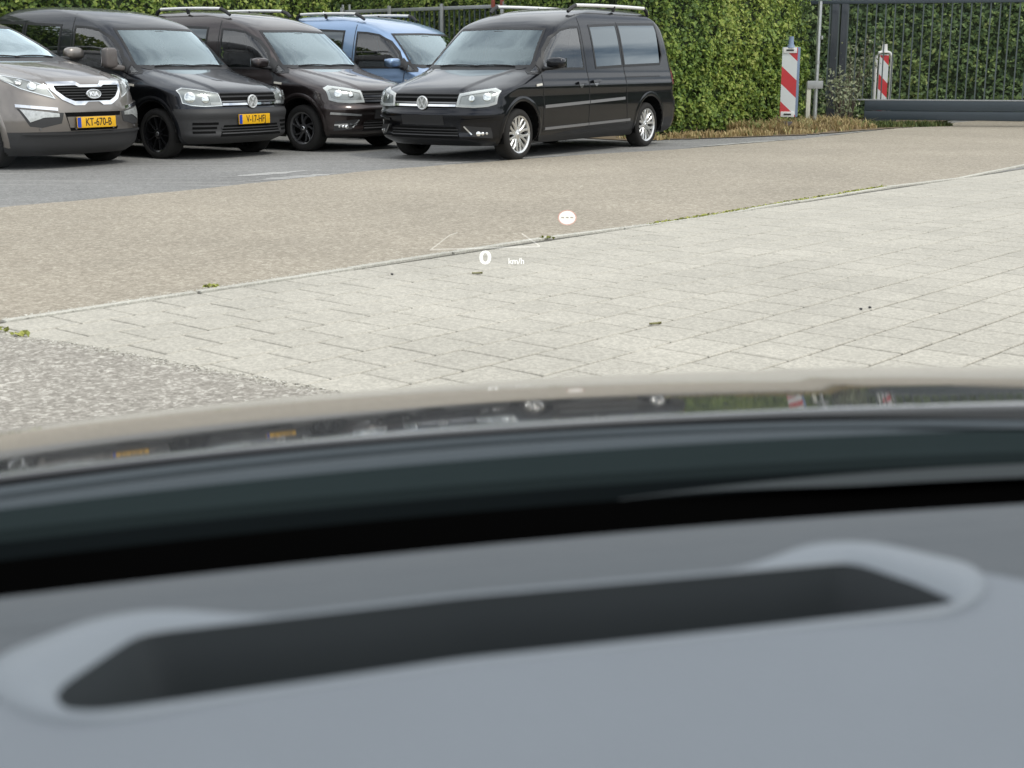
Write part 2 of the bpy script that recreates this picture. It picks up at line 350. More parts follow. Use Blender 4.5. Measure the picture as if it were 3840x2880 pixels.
def hedge(name, line, h, depth, label, mat, dens=1250, size=.052, seed=1, stems=True, group="clipped hedges round the car park"):
    """clipped hedge whose front face follows `line` (left to right as seen from the front)"""
    rg = np.random.default_rng(seed); root = empty(name, (*line[0], 0)); ox, oy = line[0]
    setp(root, label, "hedge", group); PP = []; NN = []; TT = []; CV = []; CF = []
    acc = 0.
    for k, (a, b) in enumerate(zip(line[:-1], line[1:])):
        a = np.array(a); b = np.array(b); L = np.linalg.norm(b - a); d = (b - a) / L; nrm = np.array([d[1], -d[0]])
        n = int(dens * L * h); u = rg.uniform(0, L, n); z = rg.uniform(.06, h, n)
        lump = vnoise((u + acc) * 1.9, z * 1.9, seed) * .16 + vnoise((u + acc) * 5.5, z * 5.5, seed + 1) * .10
        fine = vnoise((u + acc) * 11, z * 11, seed + 2)
        # gaps: thin out where the clump noise is low
        keep = rg.uniform(size=n) < (.25 + 1.25 * np.clip(fine * 1.3 - .12, 0, 1)); u, z, lump, fine = u[keep], z[keep], lump[keep], fine[keep]; n = len(u)
        inn = np.abs(rg.normal(size=n)) * .055 + (1 - fine) * .07; off = lump - .12 - inn
        xy = a + np.outer(u, d) + np.outer(off, nrm)
        PP.append(np.c_[xy - line[0], z]); NN.append(np.tile([nrm[0], nrm[1], .15], (n, 1)))
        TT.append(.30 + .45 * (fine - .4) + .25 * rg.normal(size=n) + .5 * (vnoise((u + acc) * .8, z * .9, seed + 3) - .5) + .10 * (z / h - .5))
        m = int(dens * .5 * L * depth); uu = rg.uniform(0, L, m); w = rg.uniform(0, depth, m)
        xy = a + np.outer(uu, d) - np.outer(w, nrm); PP.append(np.c_[xy - line[0], h - .1 + vnoise(uu * 3, w * 3, seed + 4) * .16]); NN.append(np.tile([0, 0, 1.], (m, 1))); TT.append(rg.uniform(.2, .9, m))
        # solid shaded inside, slightly uneven
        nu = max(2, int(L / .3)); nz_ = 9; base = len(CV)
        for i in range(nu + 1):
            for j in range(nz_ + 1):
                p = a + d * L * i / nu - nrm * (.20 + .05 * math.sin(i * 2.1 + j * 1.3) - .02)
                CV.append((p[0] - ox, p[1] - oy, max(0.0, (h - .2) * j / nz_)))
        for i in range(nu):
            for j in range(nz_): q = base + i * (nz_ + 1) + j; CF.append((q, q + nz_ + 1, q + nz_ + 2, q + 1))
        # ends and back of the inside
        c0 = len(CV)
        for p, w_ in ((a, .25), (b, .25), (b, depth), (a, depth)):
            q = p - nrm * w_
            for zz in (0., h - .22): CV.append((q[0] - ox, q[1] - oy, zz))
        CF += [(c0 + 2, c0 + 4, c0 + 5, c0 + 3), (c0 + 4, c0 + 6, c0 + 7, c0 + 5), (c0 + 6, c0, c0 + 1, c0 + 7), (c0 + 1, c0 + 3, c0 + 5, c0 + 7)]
        acc += L
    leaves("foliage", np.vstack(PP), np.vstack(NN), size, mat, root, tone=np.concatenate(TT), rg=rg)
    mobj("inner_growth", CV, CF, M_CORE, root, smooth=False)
    if stems:
        a, b = np.array(line[-2]), np.array(line[-1]); d = (b - a) / np.linalg.norm(b - a); nrm = np.array([d[1], -d[0]])
        for s_ in np.arange(.5, np.linalg.norm(b - a), 1.1):
            p = a + d * s_ - nrm * .04 - np.array([ox, oy]); mb = MB(); q = rg.normal(size=4) * .05
            mb.tube([(p[0], p[1], 0), (p[0] + q[0], p[1] + q[1], .2), (p[0] + q[2] - nrm[0] * .12, p[1] + q[3] - nrm[1] * .12, .5)], [.035, .028, .02], 7)
            mb.build("stem", M_BARK, root, smooth=True)
    return root
hedge("hedge", [(-13.5, 11.6), (-9.2, 16.4), (-5.3, 20.9), (-3.05, 23.9)], 2.75, .9, "tall yellow-green clipped hedge behind the row of nose-out parked vans", M_HEDGE, seed=11, stems=False, dens=1300, size=.048)
hedge("hedge", [(-3.5, 25.25), (-1.2, 23.2), (1.35, 20.75)], 2.75, .8, "clipped green hedge behind the grey barred fence panel", M_HEDGE, seed=23, stems=False, dens=1700, size=.044)
hedge("hedge", [(1.55, 20.55), (2.4, 20.75), (4.1, 22.55), (5.05, 23.75)], 2.75, .9, "dense green hedge behind the tall striped hazard post with brown grass at its foot", M_HEDGE, seed=31, dens=2100, size=.043)
hedge("hedge", [(4.9, 26.1), (6.2, 26.6), (8.4, 26.2), (12.5, 25.1), (19, 21.5), (27, 15)], 2.75, .9, "dark green hedge seen through the bars of the sliding gate", M_HEDGE2, seed=41, dens=1000, size=.056, stems=False)

# ------------------------------------------------------------------ metals and small-object materials
M_GALV = plain("galvanised_steel", (.50, .52, .53), .42, .75, var=.2, vscale=12)
M_GALV2 = plain("weathered_grey_steel", (.36, .37, .37), .5, .55, var=.2, vscale=9)
M_GATE = plain("gate_blue_grey_paint", (.030, .044, .056), .5, .0, coat=.12, var=.15)
M_GATEBAR = plain("gate_bar_grey_green", (.070, .090, .090), .5, .1, var=.15)
M_DARKPOST = plain("dark_post_paint", (.018, .024, .032), .4, coat=.3)
M_WHITEP = plain("white_plastic", (.68, .68, .66), .45, var=.06)
M_REDP = plain("red_reflective_film", (.50, .028, .035), .35, coat=.4, var=.08)
M_SILV = plain("white_reflective_film", (.60, .63, .63), .35, coat=.4, var=.08)
M_BLUEP = plain("blue_grey_plastic", (.17, .23, .34), .5, var=.1)
M_BLACKP = plain("black_plastic", (.018, .018, .019), .55, var=.2)
M_RUST = plain("red_oxide_coupler", (.28, .07, .05), .7, var=.25)
M_CREAM = plain("cream_painted_wood", (.55, .54, .46), .6, var=.12)

# ------------------------------------------------------------------ sliding gate
GA = np.array([5.27, 24.49]); GB = np.array([11.6, 22.95]); gd = (GB - GA) / np.linalg.norm(GB - GA); GL = np.linalg.norm(GB - GA)
gate = empty("sliding_gate", (GA[0], GA[1], 0), math.atan2(gd[1], gd[0])); setp(gate, "grey-blue steel sliding gate with thin upright bars over a deep bottom beam", "gate")
mb = MB(); mb.box((GL / 2 + .45, 0, .345), (GL - .9, .10, .17)); mb.build("bottom_beam", M_GATE, gate, bevel=.008)
mb = MB(); mb.box((GL / 2 + .55, .012, .18), (GL - .7, .12, .15)); mb.build("track_beam", M_GATE, gate, bevel=.01)
mb = MB(); mb.box((GL / 2 + .2, 0, .443), (GL - .4, .07, .022)); mb.build("bottom_rail", M_GALV2, gate, bevel=.004)
mb = MB(); mb.box((GL / 2 - .1, 0, 2.085), (GL + .2, .06, .06)); mb.build("top_rail", M_GATE, gate, bevel=.006)
bar = MB().box((0, 0, 0), (.028, .024, 1.604)).V
for i in range(int(GL / .155)):
    mb = MB(); mb.box((0, 0, 0), (.022, .020, 1.60)); mb.build("bar", M_GATEBAR, gate, loc=(.08 + i * .155, 0, 1.2545))
# twin guide posts behind the gate
gp = empty("gate_guide_post", (5.84, 25.2, 0)); setp(gp, "pair of dark square guide posts standing behind the sliding gate", "post")
for x in (-.082, .082):
    mb = MB(); mb.box((x, 0, 1.3), (.125, .12, 2.6)); mb.build("post", M_DARKPOST, gp, bevel=.008)
mb = MB(); mb.box((0, 0, 2.45), (.06, .05, .12)); mb.build("bracket", M_GALV2, gp)
# galvanised latch post and its small companion with a cross plate
lp = empty("latch_post", (5.14, 23.6, 0), R(8)); setp(lp, "slim galvanised steel post at the closing end of the gate", "post")
mb = MB(); mb.tube([(0, 0, 0), (0, 0, 2.35)], .034, 14); mb.build("pole", M_GALV, lp, smooth=True)
mb = MB(); mb.box((.01, 0, 2.11), (.22, .09, .07)); mb.build("catch_bracket", plain("green_steel", (.10, .16, .13), .5), lp, bevel=.006)
mb = MB(); mb.box((.045, -.02, 1.48), (.03, .05, .06)); mb.build("latch", M_GALV2, lp, bevel=.005)
mb = MB(); mb.tube([(0, 0, 1.05), (0, 0, 1.10)], .04, 14); mb.build("collar", M_GALV2, lp, smooth=True)
sp = empty("short_post", (5.005, 23.58, 0), R(6)); setp(sp, "short cream post with a grey cross plate reaching to the galvanised gate post", "post")
mb = MB(); mb.box((0, 0, .38), (.075, .07, .76)); mb.build("upright", M_CREAM, sp, bevel=.008)
mb = MB(); mb.box((.10, -.042, .71), (.27, .012, .13)); mb.build("cross_plate", M_GALV2, sp, bevel=.003)

# ------------------------------------------------------------------ striped hazard post by the hedge
def stripes_panel(root, w, z0, z1, y, edges, red_first=True):
    """diagonal red and white film cut to the panel (bars fall from the upper left to the lower right)"""
    slope = .92
    lines = edges      # heights at the left edge where the colour changes, top to bottom
    def clip(poly, zlo, zhi):
        for sgn, zz in ((1, zlo), (-1, zhi)):
            out = []
            for i in range(len(poly)):
                p, q = poly[i], poly[(i + 1) % len(poly)]; a = sgn * (p[1] - zz); b = sgn * (q[1] - zz)
                if a >= 0: out.append(p)
                if a * b < 0: t = a / (a - b); out.append((p[0] + (q[0] - p[0]) * t, p[1] + (q[1] - p[1]) * t))
            poly = out
            if not poly: return poly
        return poly
    for k in range(len(lines) - 1):
        top, bot = lines[k], lines[k + 1]
        poly = clip([(-w / 2, top), (-w / 2, bot), (w / 2, bot - w * slope), (w / 2, top - w * slope)], z0, z1)
        if len(poly) < 3: continue
        n = len(poly); V = [(p[0], y, p[1]) for p in poly] + [(p[0], y + .004, p[1]) for p in poly]
        F = [tuple(range(n)), tuple(range(2 * n - 1, n - 1, -1))] + [(i, n + i, n + (i + 1) % n, (i + 1) % n) for i in range(n)]
        red = (k % 2 == 0) == red_first
        mobj("red_stripe" if red else "white_stripe", V, F, M_REDP if red else M_SILV, root, smooth=False)
hp = empty("hazard_post", (4.335, 21.9, 0), R(-10)); setp(hp, "tall red and white striped hazard post with a blue-grey body in front of the hedge", "hazard post", "striped hazard posts")
mb = MB(); mb.box((.02, .028, .775), (.275, .05, 1.07)); mb.build("body", M_BLUEP, hp, bevel=.012)
stripes_panel(hp, .235, .245, 1.30, -.004, [1.62, 1.31, 1.02, .75, .483, .15], True)
for zz in (1.262, .282):
    mb = MB(); mb.box((0, -.012, zz), (.21, .016, .085)); pl_ = mb.build("end_plate", M_WHITEP, hp, bevel=.006)
    mb = MB(); mb.box((0, -.0225, zz), (.115, .004, .024)); s_ = mb.build("slot_mark", M_BLACKP, pl_)
mb = MB(); mb.tube([(.01, .03, 1.30), (.01, .03, 1.36), (.01, .03, 1.47)], [.07, .042, .04], 14); mb.build("top_grip", M_BLUEP, hp, smooth=True)
mb = MB(); mb.box((0, .03, .085), (.17, .09, .17)); mb.build("foot", plain("rubber_foot", (.10, .09, .095), .9), hp, bevel=.01)
# second one behind the gate: white plastic frame
h2 = empty("hazard_post", (6.76, 25.5, 0), R(14)); setp(h2, "white framed red and white hazard post standing behind the gate bars", "hazard post", "striped hazard posts")
mb = MB(); arch = [(-.155, 0, .06), (-.155, 0, 1.1), (-.145, 0, 1.19), (-.11, 0, 1.245), (-.05, 0, 1.262), (.05, 0, 1.262), (.11, 0, 1.245), (.145, 0, 1.19), (.155, 0, 1.1), (.155, 0, .06)]
mb.tube(arch, .026, 10); mb.build("frame", M_WHITEP, h2, smooth=True)
mb = MB(); mb.tube([(0, 0, 1.25), (0, 0, 1.30), (0, 0, 1.40)], [.07, .052, .045], 12); mb.build("top_grip", M_WHITEP, h2, smooth=True)
mb = MB(); mb.box((0, .006, .66), (.185, .02, 1.12)); mb.build("panel", M_SILV, h2)
stripes_panel(h2, .182, .12, 1.20, -.011, [1.6, 1.19, .87, .61, .30, .0], True)
mb = MB(); mb.box((0, .05, .03), (.42, .5, .06)); mb.build("foot", plain("rubber_base", (.04, .04, .04), .9), h2, bevel=.01)

# ------------------------------------------------------------------ barred fence panel behind the blue van
FA = np.array([-2.95, 24.62]); FB = np.array([-.10, 22.0]); fd = (FB - FA) / np.linalg.norm(FB - FA); FL = np.linalg.norm(FB - FA)
fen = empty("fence_panel", (FA[0], FA[1], 0), math.atan2(fd[1], fd[0])); setp(fen, "grey steel fence panel of upright bars behind the blue van's roof", "fence")
mb = MB(); mb.box((FL / 2, 0, 1.93), (FL, .05, .055)); mb.build("top_rail", M_GALV2, fen, bevel=.006)
mb = MB(); mb.box((FL / 2, 0, .18), (FL, .05, .05)); mb.build("bottom_rail", M_GALV2, fen, bevel=.006)
for i in range(int(FL / .115)):
    mb = MB(); mb.box((0, 0, 0), (.022, .02, 1.69)); mb.build("bar", M_GATEBAR, fen, loc=(.09 + i * .115, .01, 1.054))
for x in (.04, 1.25, 2.5, FL - .03):
    mb = MB(); mb.box((x, -.045, 1.0), (.055, .035, 2.0)); mb.build("post", M_GALV2, fen, bevel=.004)
for x in (.03, .2):
    mb = MB(); mb.tube([(x, -.01, 1.9), (x, -.01, 2.05)], .02, 8); mb.build("pin", M_GALV, fen, smooth=True)
for x in (FL - .22, FL - .03):
    mb = MB(); mb.box((x, -.05, 1.99), (.045, .045, .16)); mb.build("coupler", M_RUST, fen, bevel=.004)

# ------------------------------------------------------------------ grass, weeds, shrub
def tufts(name, P, hmin, hmax, mat, tone, rg, n_per=14, w=.012, lean=.5, parent=None):
    V = []; F = []; T = []
    for (x, y), tn in zip(P, tone):
        h = rg.uniform(hmin, hmax)
        for k in range(n_per):
            a = rg.uniform(0, 2 * math.pi); l = h * rg.uniform(.5, 1.15); le = abs(rg.normal()) * lean * l; bx, by = x + rg.normal() * .04, y + rg.normal() * .04
            dx_, dy_ = math.cos(a), math.sin(a); px, py = -dy_ * w, dx_ * w; b = len(V)
            V += [(bx - px, by - py, .005), (bx + px, by + py, .005), (bx + dx_ * le * .35 + px * .7, by + dy_ * le * .35 + py * .7, l * .6), (bx + dx_ * le * .35 - px * .7, by + dy_ * le * .35 - py * .7, l * .6), (bx + dx_ * le, by + dy_ * le, l * rg.uniform(.75, 1.))]
            F += [(b, b + 1, b + 2, b + 3), (b + 3, b + 2, b + 4)]; T += [tn + rg.normal() * .15] * 5
    me = mk_mesh(name, V, F); at = me.attributes.new("tone", 'FLOAT', 'POINT'); at.data.foreach_set("value", np.clip(T, 0, 1).astype(np.float32))
    return obj(name, me, mat, parent)
rg = np.random.default_rng(5)
vl = np.array([(1.9, 19.6), (2.7, 20.1), (3.5, 20.6), (4.33, 21.1), (5.0, 21.9), (5.6, 22.6), (6.2, 23.3)])
def along(line, n, back0, back1, rg):
    L = np.r_[0, np.cumsum(np.linalg.norm(np.diff(line, axis=0), axis=1))]; s = rg.uniform(0, L[-1], n)
    p = np.c_[np.interp(s, L, line[:, 0]), np.interp(s, L, line[:, 1])]; d = line[-1] - line[0]; d = d / np.linalg.norm(d); nr = np.array([-d[1], d[0]])
    return p + np.outer(rg.uniform(back0, back1, n), nr), s / L[-1]
P, s = along(vl, 330, -.02, .55, rg); g1 = tufts("dry_grass", P, .05, .14, M_DRY, .45 + .35 * rg.normal(size=len(P)) * .6, rg, 12)
setp(g1, "brown dry grass along the foot of the hedge", "grass", kind="stuff")
P, s = along(np.array([(3.9, 21.2), (4.6, 21.9), (5.3, 22.7), (6.0, 23.3)]), 330, -.1, .9, rg); g2 = tufts("dry_grass", P, .10, .26, M_DRY, .5 + .3 * rg.normal(size=len(P)), rg, 14, lean=.7)
setp(g2, "taller straw-coloured dry grass round the hazard post and gate posts", "grass", kind="stuff")
P = np.c_[rg.uniform(6.0, 7.6, 420), rg.uniform(23.2, 24.15, 420)]; P = P[(P[:, 1] - 23.2) > (P[:, 0] - 6.0) * .52]
g3 = tufts("green_grass", P, .05, .13, M_GRASS, .5 + .3 * rg.normal(size=len(P)), rg, 14); setp(g3, "low green grass under the beam of the sliding gate", "grass", kind="stuff")
def shrub(name, loc, h, r, label, mat, n, seed, size=.05):
    rg = np.random.default_rng(seed); root = empty(name, (*loc, 0)); setp(root, label, "shrub"); PP = []; NN = []
    for k in range(9):
        a = rg.uniform(0, 2 * math.pi); top = np.array([math.cos(a) * r * rg.uniform(.3, 1), math.sin(a) * r * rg.uniform(.3, 1), h * rg.uniform(.65, 1.05)])
        mid = top * np.array([.45, .45, .55]); mb = MB(); mb.tube([(0, 0, 0), tuple(mid), tuple(top)], [.014, .010, .004], 6); mb.build("stem", M_BARK, root, smooth=True)
        m = n // 9; t = rg.uniform(.25, 1.05, m) ** .8; q = np.where(t[:, None] < .5, t[:, None] * 2 * mid, mid + (t[:, None] - .5) * 2 * (top - mid)); j = rg.normal(size=(m, 3)) * np.array([.11, .11, .07]); PP.append(q + j); NN.append(j / (np.linalg.norm(j, axis=1)[:, None] + 1e-6))
    leaves("foliage", np.vstack(PP), np.vstack(NN), size, mat, root, aspect=2.2, rg=rg)
    return root
shrub("shrub", (5.62, 23.75), 1.0, .42, "pale grey-green weedy shrub growing against the end of the gate beam", M_SHRUB, 520, 3, .036)
shrub("shrub", (6.15, 25.35), 1.5, .45, "taller pale shrub behind the gate bars beside the dark guide posts", M_SHRUB, 520, 4, .036)
# moss and weeds in the edging joint
Lp = np.array([(.9, 9.25), (1.28, 9.68), (2.23, 10.88), (3.28, 12.15)]); P, s = along(Lp, 520, -.035, .005, rg)
mo = leaves("moss", np.c_[P, np.full(len(P), .018) + rg.uniform(0, .004, len(P))], np.tile([0, 0, 1.], (len(P), 1)), .016, M_MOSS, None, rg=rg); setp(mo, "yellow-green moss in the edging joint of the road", "moss")
P = np.vstack([rg.normal(size=(16, 2)) * [.022, .008] + q for q in ((-1.47, 6.60), (.22, 8.50), (-2.12, 5.48), (-1.98, 5.38))])
wd = leaves("weeds", np.c_[P, rg.uniform(.018, .03, len(P))], np.tile([0, 0, 1.], (len(P), 1)), .02, M_MOSS, None, rg=rg); setp(wd, "small bright weeds sprouting beside the road edging", "weeds", kind="stuff")
AEn = np.array(AE[1:7]); P1, _ = along(AEn, 1500, -.05, .035, rg); PEn = np.array(PAVE_EDGE[1:8]); P2, _ = along(PEn[:2], 500, -.05, .03, rg); P3, _ = along(PEn[1:5], 900, -.045, .02, rg)
Pg = np.vstack([P1, P2, P3]); Zg = np.r_[np.full(len(P1), .0185), np.full(len(P2) + len(P3), .0165)]
gt = leaves("grit", np.c_[Pg, Zg], np.tile([0, 0, 3.], (len(Pg), 1)), .011, M_GRIT, None, aspect=1.2, rg=rg, spread=.4); setp(gt, "pale grit and crumbs along the edges of the paving", "grit")
M_DEADLEAF = plain("dead_leaf", (.20, .19, .075), .8, var=.3, vscale=30)
for k, (x, y, a, lab) in enumerate(((.60, 5.62, .3, "small curled olive leaf lying across a paving joint"), (-.18, 7.02, .1, "yellowish fallen leaf on the paving near the road edging"))):
    V = []; n = 7
    for i in range(n):
        t = i / (n - 1); w_ = .009 * math.sin(math.pi * min(t * 1.05, 1)) + .001; V += [(t * .055 - .0275, w_, .004 + .012 * (t - .4) ** 2 + .006), (t * .055 - .0275, 0, .003), (t * .055 - .0275, -w_, .004 + .012 * (t - .4) ** 2 + .004)]
    F = [f for i in range(n - 1) for f in ((3 * i, 3 * i + 1, 3 * i + 4, 3 * i + 3), (3 * i + 1, 3 * i + 2, 3 * i + 5, 3 * i + 4))]
    lf = mobj("fallen_leaf", V, F, M_DEADLEAF, None, loc=(x, y, .0145), rot=(0, 0, a)); setp(lf, lab, "leaf", "fallen leaves on the paving")
M_PEB = plain("dark_pebble", (.03, .03, .032), .7)
for k, (x, y) in enumerate(((1.55, 5.98), (1.60, 6.02), (-.62, 7.0))):
    bm = bmesh.new(); bmesh.ops.create_icosphere(bm, subdivisions=2, radius=.0075)
    for v in bm.verts: v.co *= 1 + random.uniform(-.2, .2); v.co.z *= .6
    me = bpy.data.meshes.new("pebble"); bm.to_mesh(me); bm.free(); o = obj("pebble", me, M_PEB, None, (x, y, .0195)); setp(o, ("one of two dark pebbles lying close together on the pale paving", "one of two dark pebbles lying close together on the pale paving", "lone dark pebble on the paving near the road edging", "lone dark pebble on the paving near the coarse asphalt patch")[k], "pebble", "loose pebbles on the paving")
# trees that close the place off beyond the frame (seen mirrored in windows and paint)
rg = np.random.default_rng(77); PP = []; NN = []
for az in np.arange(0, 360, 3.1):
    if az < 14 or az > 346: continue
    a = R(az); d = 44 + 7 * rg.uniform(-1, 1); c = np.array([math.sin(a) * d, math.cos(a) * d + 8]); hh = rg.uniform(2.4, 5.2)
    m = 130; q = rg.normal(size=(m, 3)); q /= np.linalg.norm(q, axis=1)[:, None]; PP.append(np.array([c[0], c[1], hh * .5]) + q * np.array([2.0, 2.0, hh * .55]) * rg.uniform(.7, 1.05, (m, 1))); NN.append(q)
PP = np.vstack(PP); PP[:, 2] = np.clip(PP[:, 2], .1, None)
tl = leaves("distant_trees", PP, np.vstack(NN), .75, M_HEDGE2, None, aspect=1.2, rg=rg); setp(tl, "dark belt of trees round the far side of the site", "trees", kind="stuff")
# ------------------------------------------------------------------ car bodies: stacks of plan outlines
def pchip(xs, ys, x):
    xs = np.asarray(xs, float); ys = np.asarray(ys, float); h = np.diff(xs); d = np.diff(ys) / h
    m = np.zeros_like(ys); m[0] = d[0]; m[-1] = d[-1]
    for i in range(1, len(xs) - 1):
        if d[i - 1] * d[i] > 0:
            w1 = 2 * h[i] + h[i - 1]; w2 = h[i] + 2 * h[i - 1]; m[i] = (w1 + w2) / (w1 / d[i - 1] + w2 / d[i])
    x = np.clip(np.asarray(x, float), xs[0], xs[-1]); i = np.clip(np.searchsorted(xs, x) - 1, 0, len(xs) - 2); t = (x - xs[i]) / h[i]
    return (2 * t**3 - 3 * t**2 + 1) * ys[i] + (t**3 - 2 * t**2 + t) * h[i] * m[i] + (-2 * t**3 + 3 * t**2) * ys[i + 1] + (t**3 - t**2) * h[i] * m[i + 1]
class Shell:
    def __init__(s, tab, rear):
        s.t = {k: np.array(v, float).T for k, v in tab.items()}; s.t['xr'] = np.array(rear, float).T
        s.zmin = s.t['xf'][0][0]; s.zmax = s.t['xf'][0][-1]; s.c = {}
    def g(s, k, z): a = s.t[k]; return float(pchip(a[0], a[1], z))
    def poly(s, z):
        k = round(float(z), 4)
        if k not in s.c:
            xf, xr, w, D, n, Dr, nr = [s.g(q, z) for q in ('xf', 'xr', 'w', 'D', 'n', 'Dr', 'nr')]
            th = np.linspace(0, np.pi / 2, 120); c = np.cos(th) ** (2 / n); sn = np.sin(th) ** (2 / n); c[-1] = 0
            F = np.c_[xf - D * (1 - c), w * sn]
            t2 = np.linspace(np.pi / 2, 0, 60); c2 = np.cos(t2) ** (2 / nr); s2 = np.sin(t2) ** (2 / nr); c2[0] = 0
            Rr = np.c_[xr + Dr * (1 - c2), w * s2]; P = np.vstack([F, Rr]); L = np.r_[0, np.cumsum(np.hypot(*np.diff(P, axis=0).T))]
            s.c[k] = (P, L, 119, 120)
        return s.c[k]
    def at(s, a, z): P, L, _, _ = s.poly(z); return np.array([np.interp(a, L, P[:, 0]), np.interp(a, L, P[:, 1])])
    def a_of_x(s, x, z): P, L, _, _ = s.poly(z); return float(np.interp(-x, -P[:, 0], L))
    def S(s, a, z, off=0., x=False):
        """surface point; a = arc length from the nose centre (sign = side), or x position along the side if x=True (pass (x, side))"""
        z = min(max(z, s.zmin), s.zmax - .002)
        if x: xx, sg = a; aa = s.a_of_x(xx, z)
        else: sg = 1 if a >= 0 else -1; aa = abs(a)
        e = .006; p = s.at(aa, z); t1 = s.at(aa + e, z) - s.at(max(aa - e, 0), z); dz = .006
        if x: a2 = s.a_of_x(p[0], z + dz)
        else: a2 = aa
        p2 = s.at(a2, z + dz); A = np.array([t1[0], t1[1], 0]); B = np.array([*(p2 - p), dz]); n = np.cross(A, B); n /= np.linalg.norm(n) + 1e-12
        o = np.array([p[0], p[1], z]) + n * off; o[1] *= sg; return o
    def grid(s, levels, nf, ns, nr):
        rows = []
        for z in levels:
            P, L, i0, i1 = s.poly(z)
            a = np.r_[np.linspace(0, L[i0], nf, endpoint=False), np.linspace(L[i0], L[i1], ns, endpoint=False), np.linspace(L[i1], L[-1], nr)]
            rows.append(np.c_[np.interp(a, L, P[:, 0]), np.interp(a, L, P[:, 1]), np.full(len(a), z)])
        return np.array(rows)
def lift(tab): return {k: [(z if z <= 1.57 else 1.57 + (z - 1.57) * 1.16, v) for z, v in t] for k, t in tab.items()}
CADDY = lift({
'xf': [(.17, .66), (.22, .775), (.25, .822), (.275, .826), (.32, .812), (.44, .818), (.50, .836), (.532, .836), (.556, .812), (.62, .795), (.71, .775), (.75, .745), (.79, .67), (.83, .55), (.87, .40), (.91, .235), (.95, .06), (.985, -.09), (1.01, -.16), (1.03, -.195), (1.25, -.455), (1.47, -.735), (1.52, -.80), (1.57, -.90), (1.62, -1.05), (1.66, -1.25), (1.69, -1.5), (1.715, -1.85), (1.73, -2.25), (1.738, -2.55)],
'w': [(.17, .74), (.22, .79), (.3, .825), (.42, .845), (.6, .852), (.70, .846), (.80, .851), (.865, .836), (.9, .828), (.96, .812), (1.02, .80), (1.25, .755), (1.47, .70), (1.54, .675), (1.6, .645), (1.65, .60), (1.69, .525), (1.715, .41), (1.73, .25), (1.738, .02)],
'D': [(.17, .45), (.5, .52), (.62, .50), (.72, .48), (.85, .52), (.95, .42), (1.02, .30), (1.25, .27), (1.47, .24), (1.55, .3), (1.62, .42), (1.69, .5), (1.738, .2)],
'n': [(.17, 2.4), (.5, 2.5), (.72, 2.4), (.85, 2.3), (.95, 2.4), (1.02, 2.8), (1.47, 3.0), (1.55, 2.7), (1.62, 2.3), (1.738, 2.)],
'Dr': [(.17, .2), (.5, .22), (1.0, .16), (1.47, .16), (1.6, .22), (1.66, .3), (1.738, .2)],
'nr': [(.17, 2.6), (1.0, 3.), (1.5, 3.), (1.738, 2.)]})
MAXI = [(.17, -3.70), (.25, -3.80), (.4, -3.83), (.58, -3.81), (.66, -3.75), (1.0, -3.70), (1.3, -3.65), (1.5, -3.60), (1.6, -3.55), (1.66, -3.48), (1.70, -3.35), (1.73, -3.1), (1.738, -2.85)]
SHORT = [(z, x + .46) for z, x in MAXI]; SHORT[-1] = (1.738, -2.6); SHORT[-2] = (1.73, -2.72); MAXI = lift({0: MAXI})[0]; SHORT = lift({0: SHORT})[0]; ZTOP = 1.57 + .168 * 1.16
KIA = {
'xf': [(.14, .72), (.2, .82), (.3, .87), (.4, .90), (.56, .91), (.66, .90), (.78, .87), (.87, .83), (.91, .75), (.95, .60), (1.0, .38), (1.04, .17), (1.08, -.08), (1.11, -.28), (1.13, -.36), (1.3, -.72), (1.47, -1.10), (1.53, -1.3), (1.57, -1.55), (1.6, -1.85), (1.615, -2.2)],
'w': [(.14, .8), (.25, .865), (.5, .89), (.8, .885), (.95, .855), (1.05, .83), (1.12, .815), (1.3, .74), (1.47, .65), (1.53, .6), (1.57, .5), (1.6, .33), (1.615, .02)],
'D': [(.14, .5), (.5, .60), (.7, .66), (.87, .66), (1.0, .58), (1.12, .35), (1.3, .3), (1.5, .3), (1.57, .4), (1.615, .2)],
'n': [(.14, 2.4), (.5, 2.4), (.7, 2.2), (.87, 2.1), (1.0, 2.2), (1.12, 2.7), (1.5, 2.8), (1.615, 2.)],
'Dr': [(.14, .3), (1., .3), (1.615, .3)], 'nr': [(.14, 2.5), (1.615, 2.2)]}
KIAR = [(.14, -3.3), (.3, -3.45), (.6, -3.5), (.9, -3.45), (1.1, -3.35), (1.5, -2.95), (1.6, -2.7), (1.615, -2.5)]

M_GLASS = glassmat("car_window_glass", (.62, .70, .68), 1.55, 1.9)
M_WSCREEN = glassmat("car_windscreen_glass", (.66, .76, .74), 1.6, 2.6, 0.0, (.80, .95, 1.0))
M_TINT = glassmat("privacy_glass", (.05, .055, .06), 1.55, 2.2, 0.0, (.86, .95, 1.0))
M_LENS = glassmat("lamp_lens", (.92, .94, .94), 1.45, 1.2)
M_MOULD = plain("grey_moulding", (.20, .20, .205), .4, .2)
M_SEAL = plain("rubber_seal", (.008, .008, .009), .45)
M_CHROME = plain("chrome", (.78, .79, .80), .10, 1.0, var=.05, vscale=20)
M_SATIN = plain("satin_aluminium", (.72, .73, .73), .28, .9, var=.05)
M_RAIL = plain("brushed_rail_silver", (.80, .80, .79), .42, .35, var=.04)
M_BADGE = plain("badge_silver", (.78, .79, .79), .3, .45, var=.05)
M_ALLOY = plain("silver_alloy", (.66, .66, .65), .25, .75, coat=.5, var=.06)
M_ALLOYD = plain("machined_dark_alloy", (.20, .20, .205), .3, .8, coat=.5)
M_BLKALLOY = plain("gloss_black_alloy", (.012, .012, .013), .22, .1, coat=.7)
M_TYRE = plain("tyre_rubber", (.022, .021, .020), .82, var=.3, vscale=14, spec=.3)
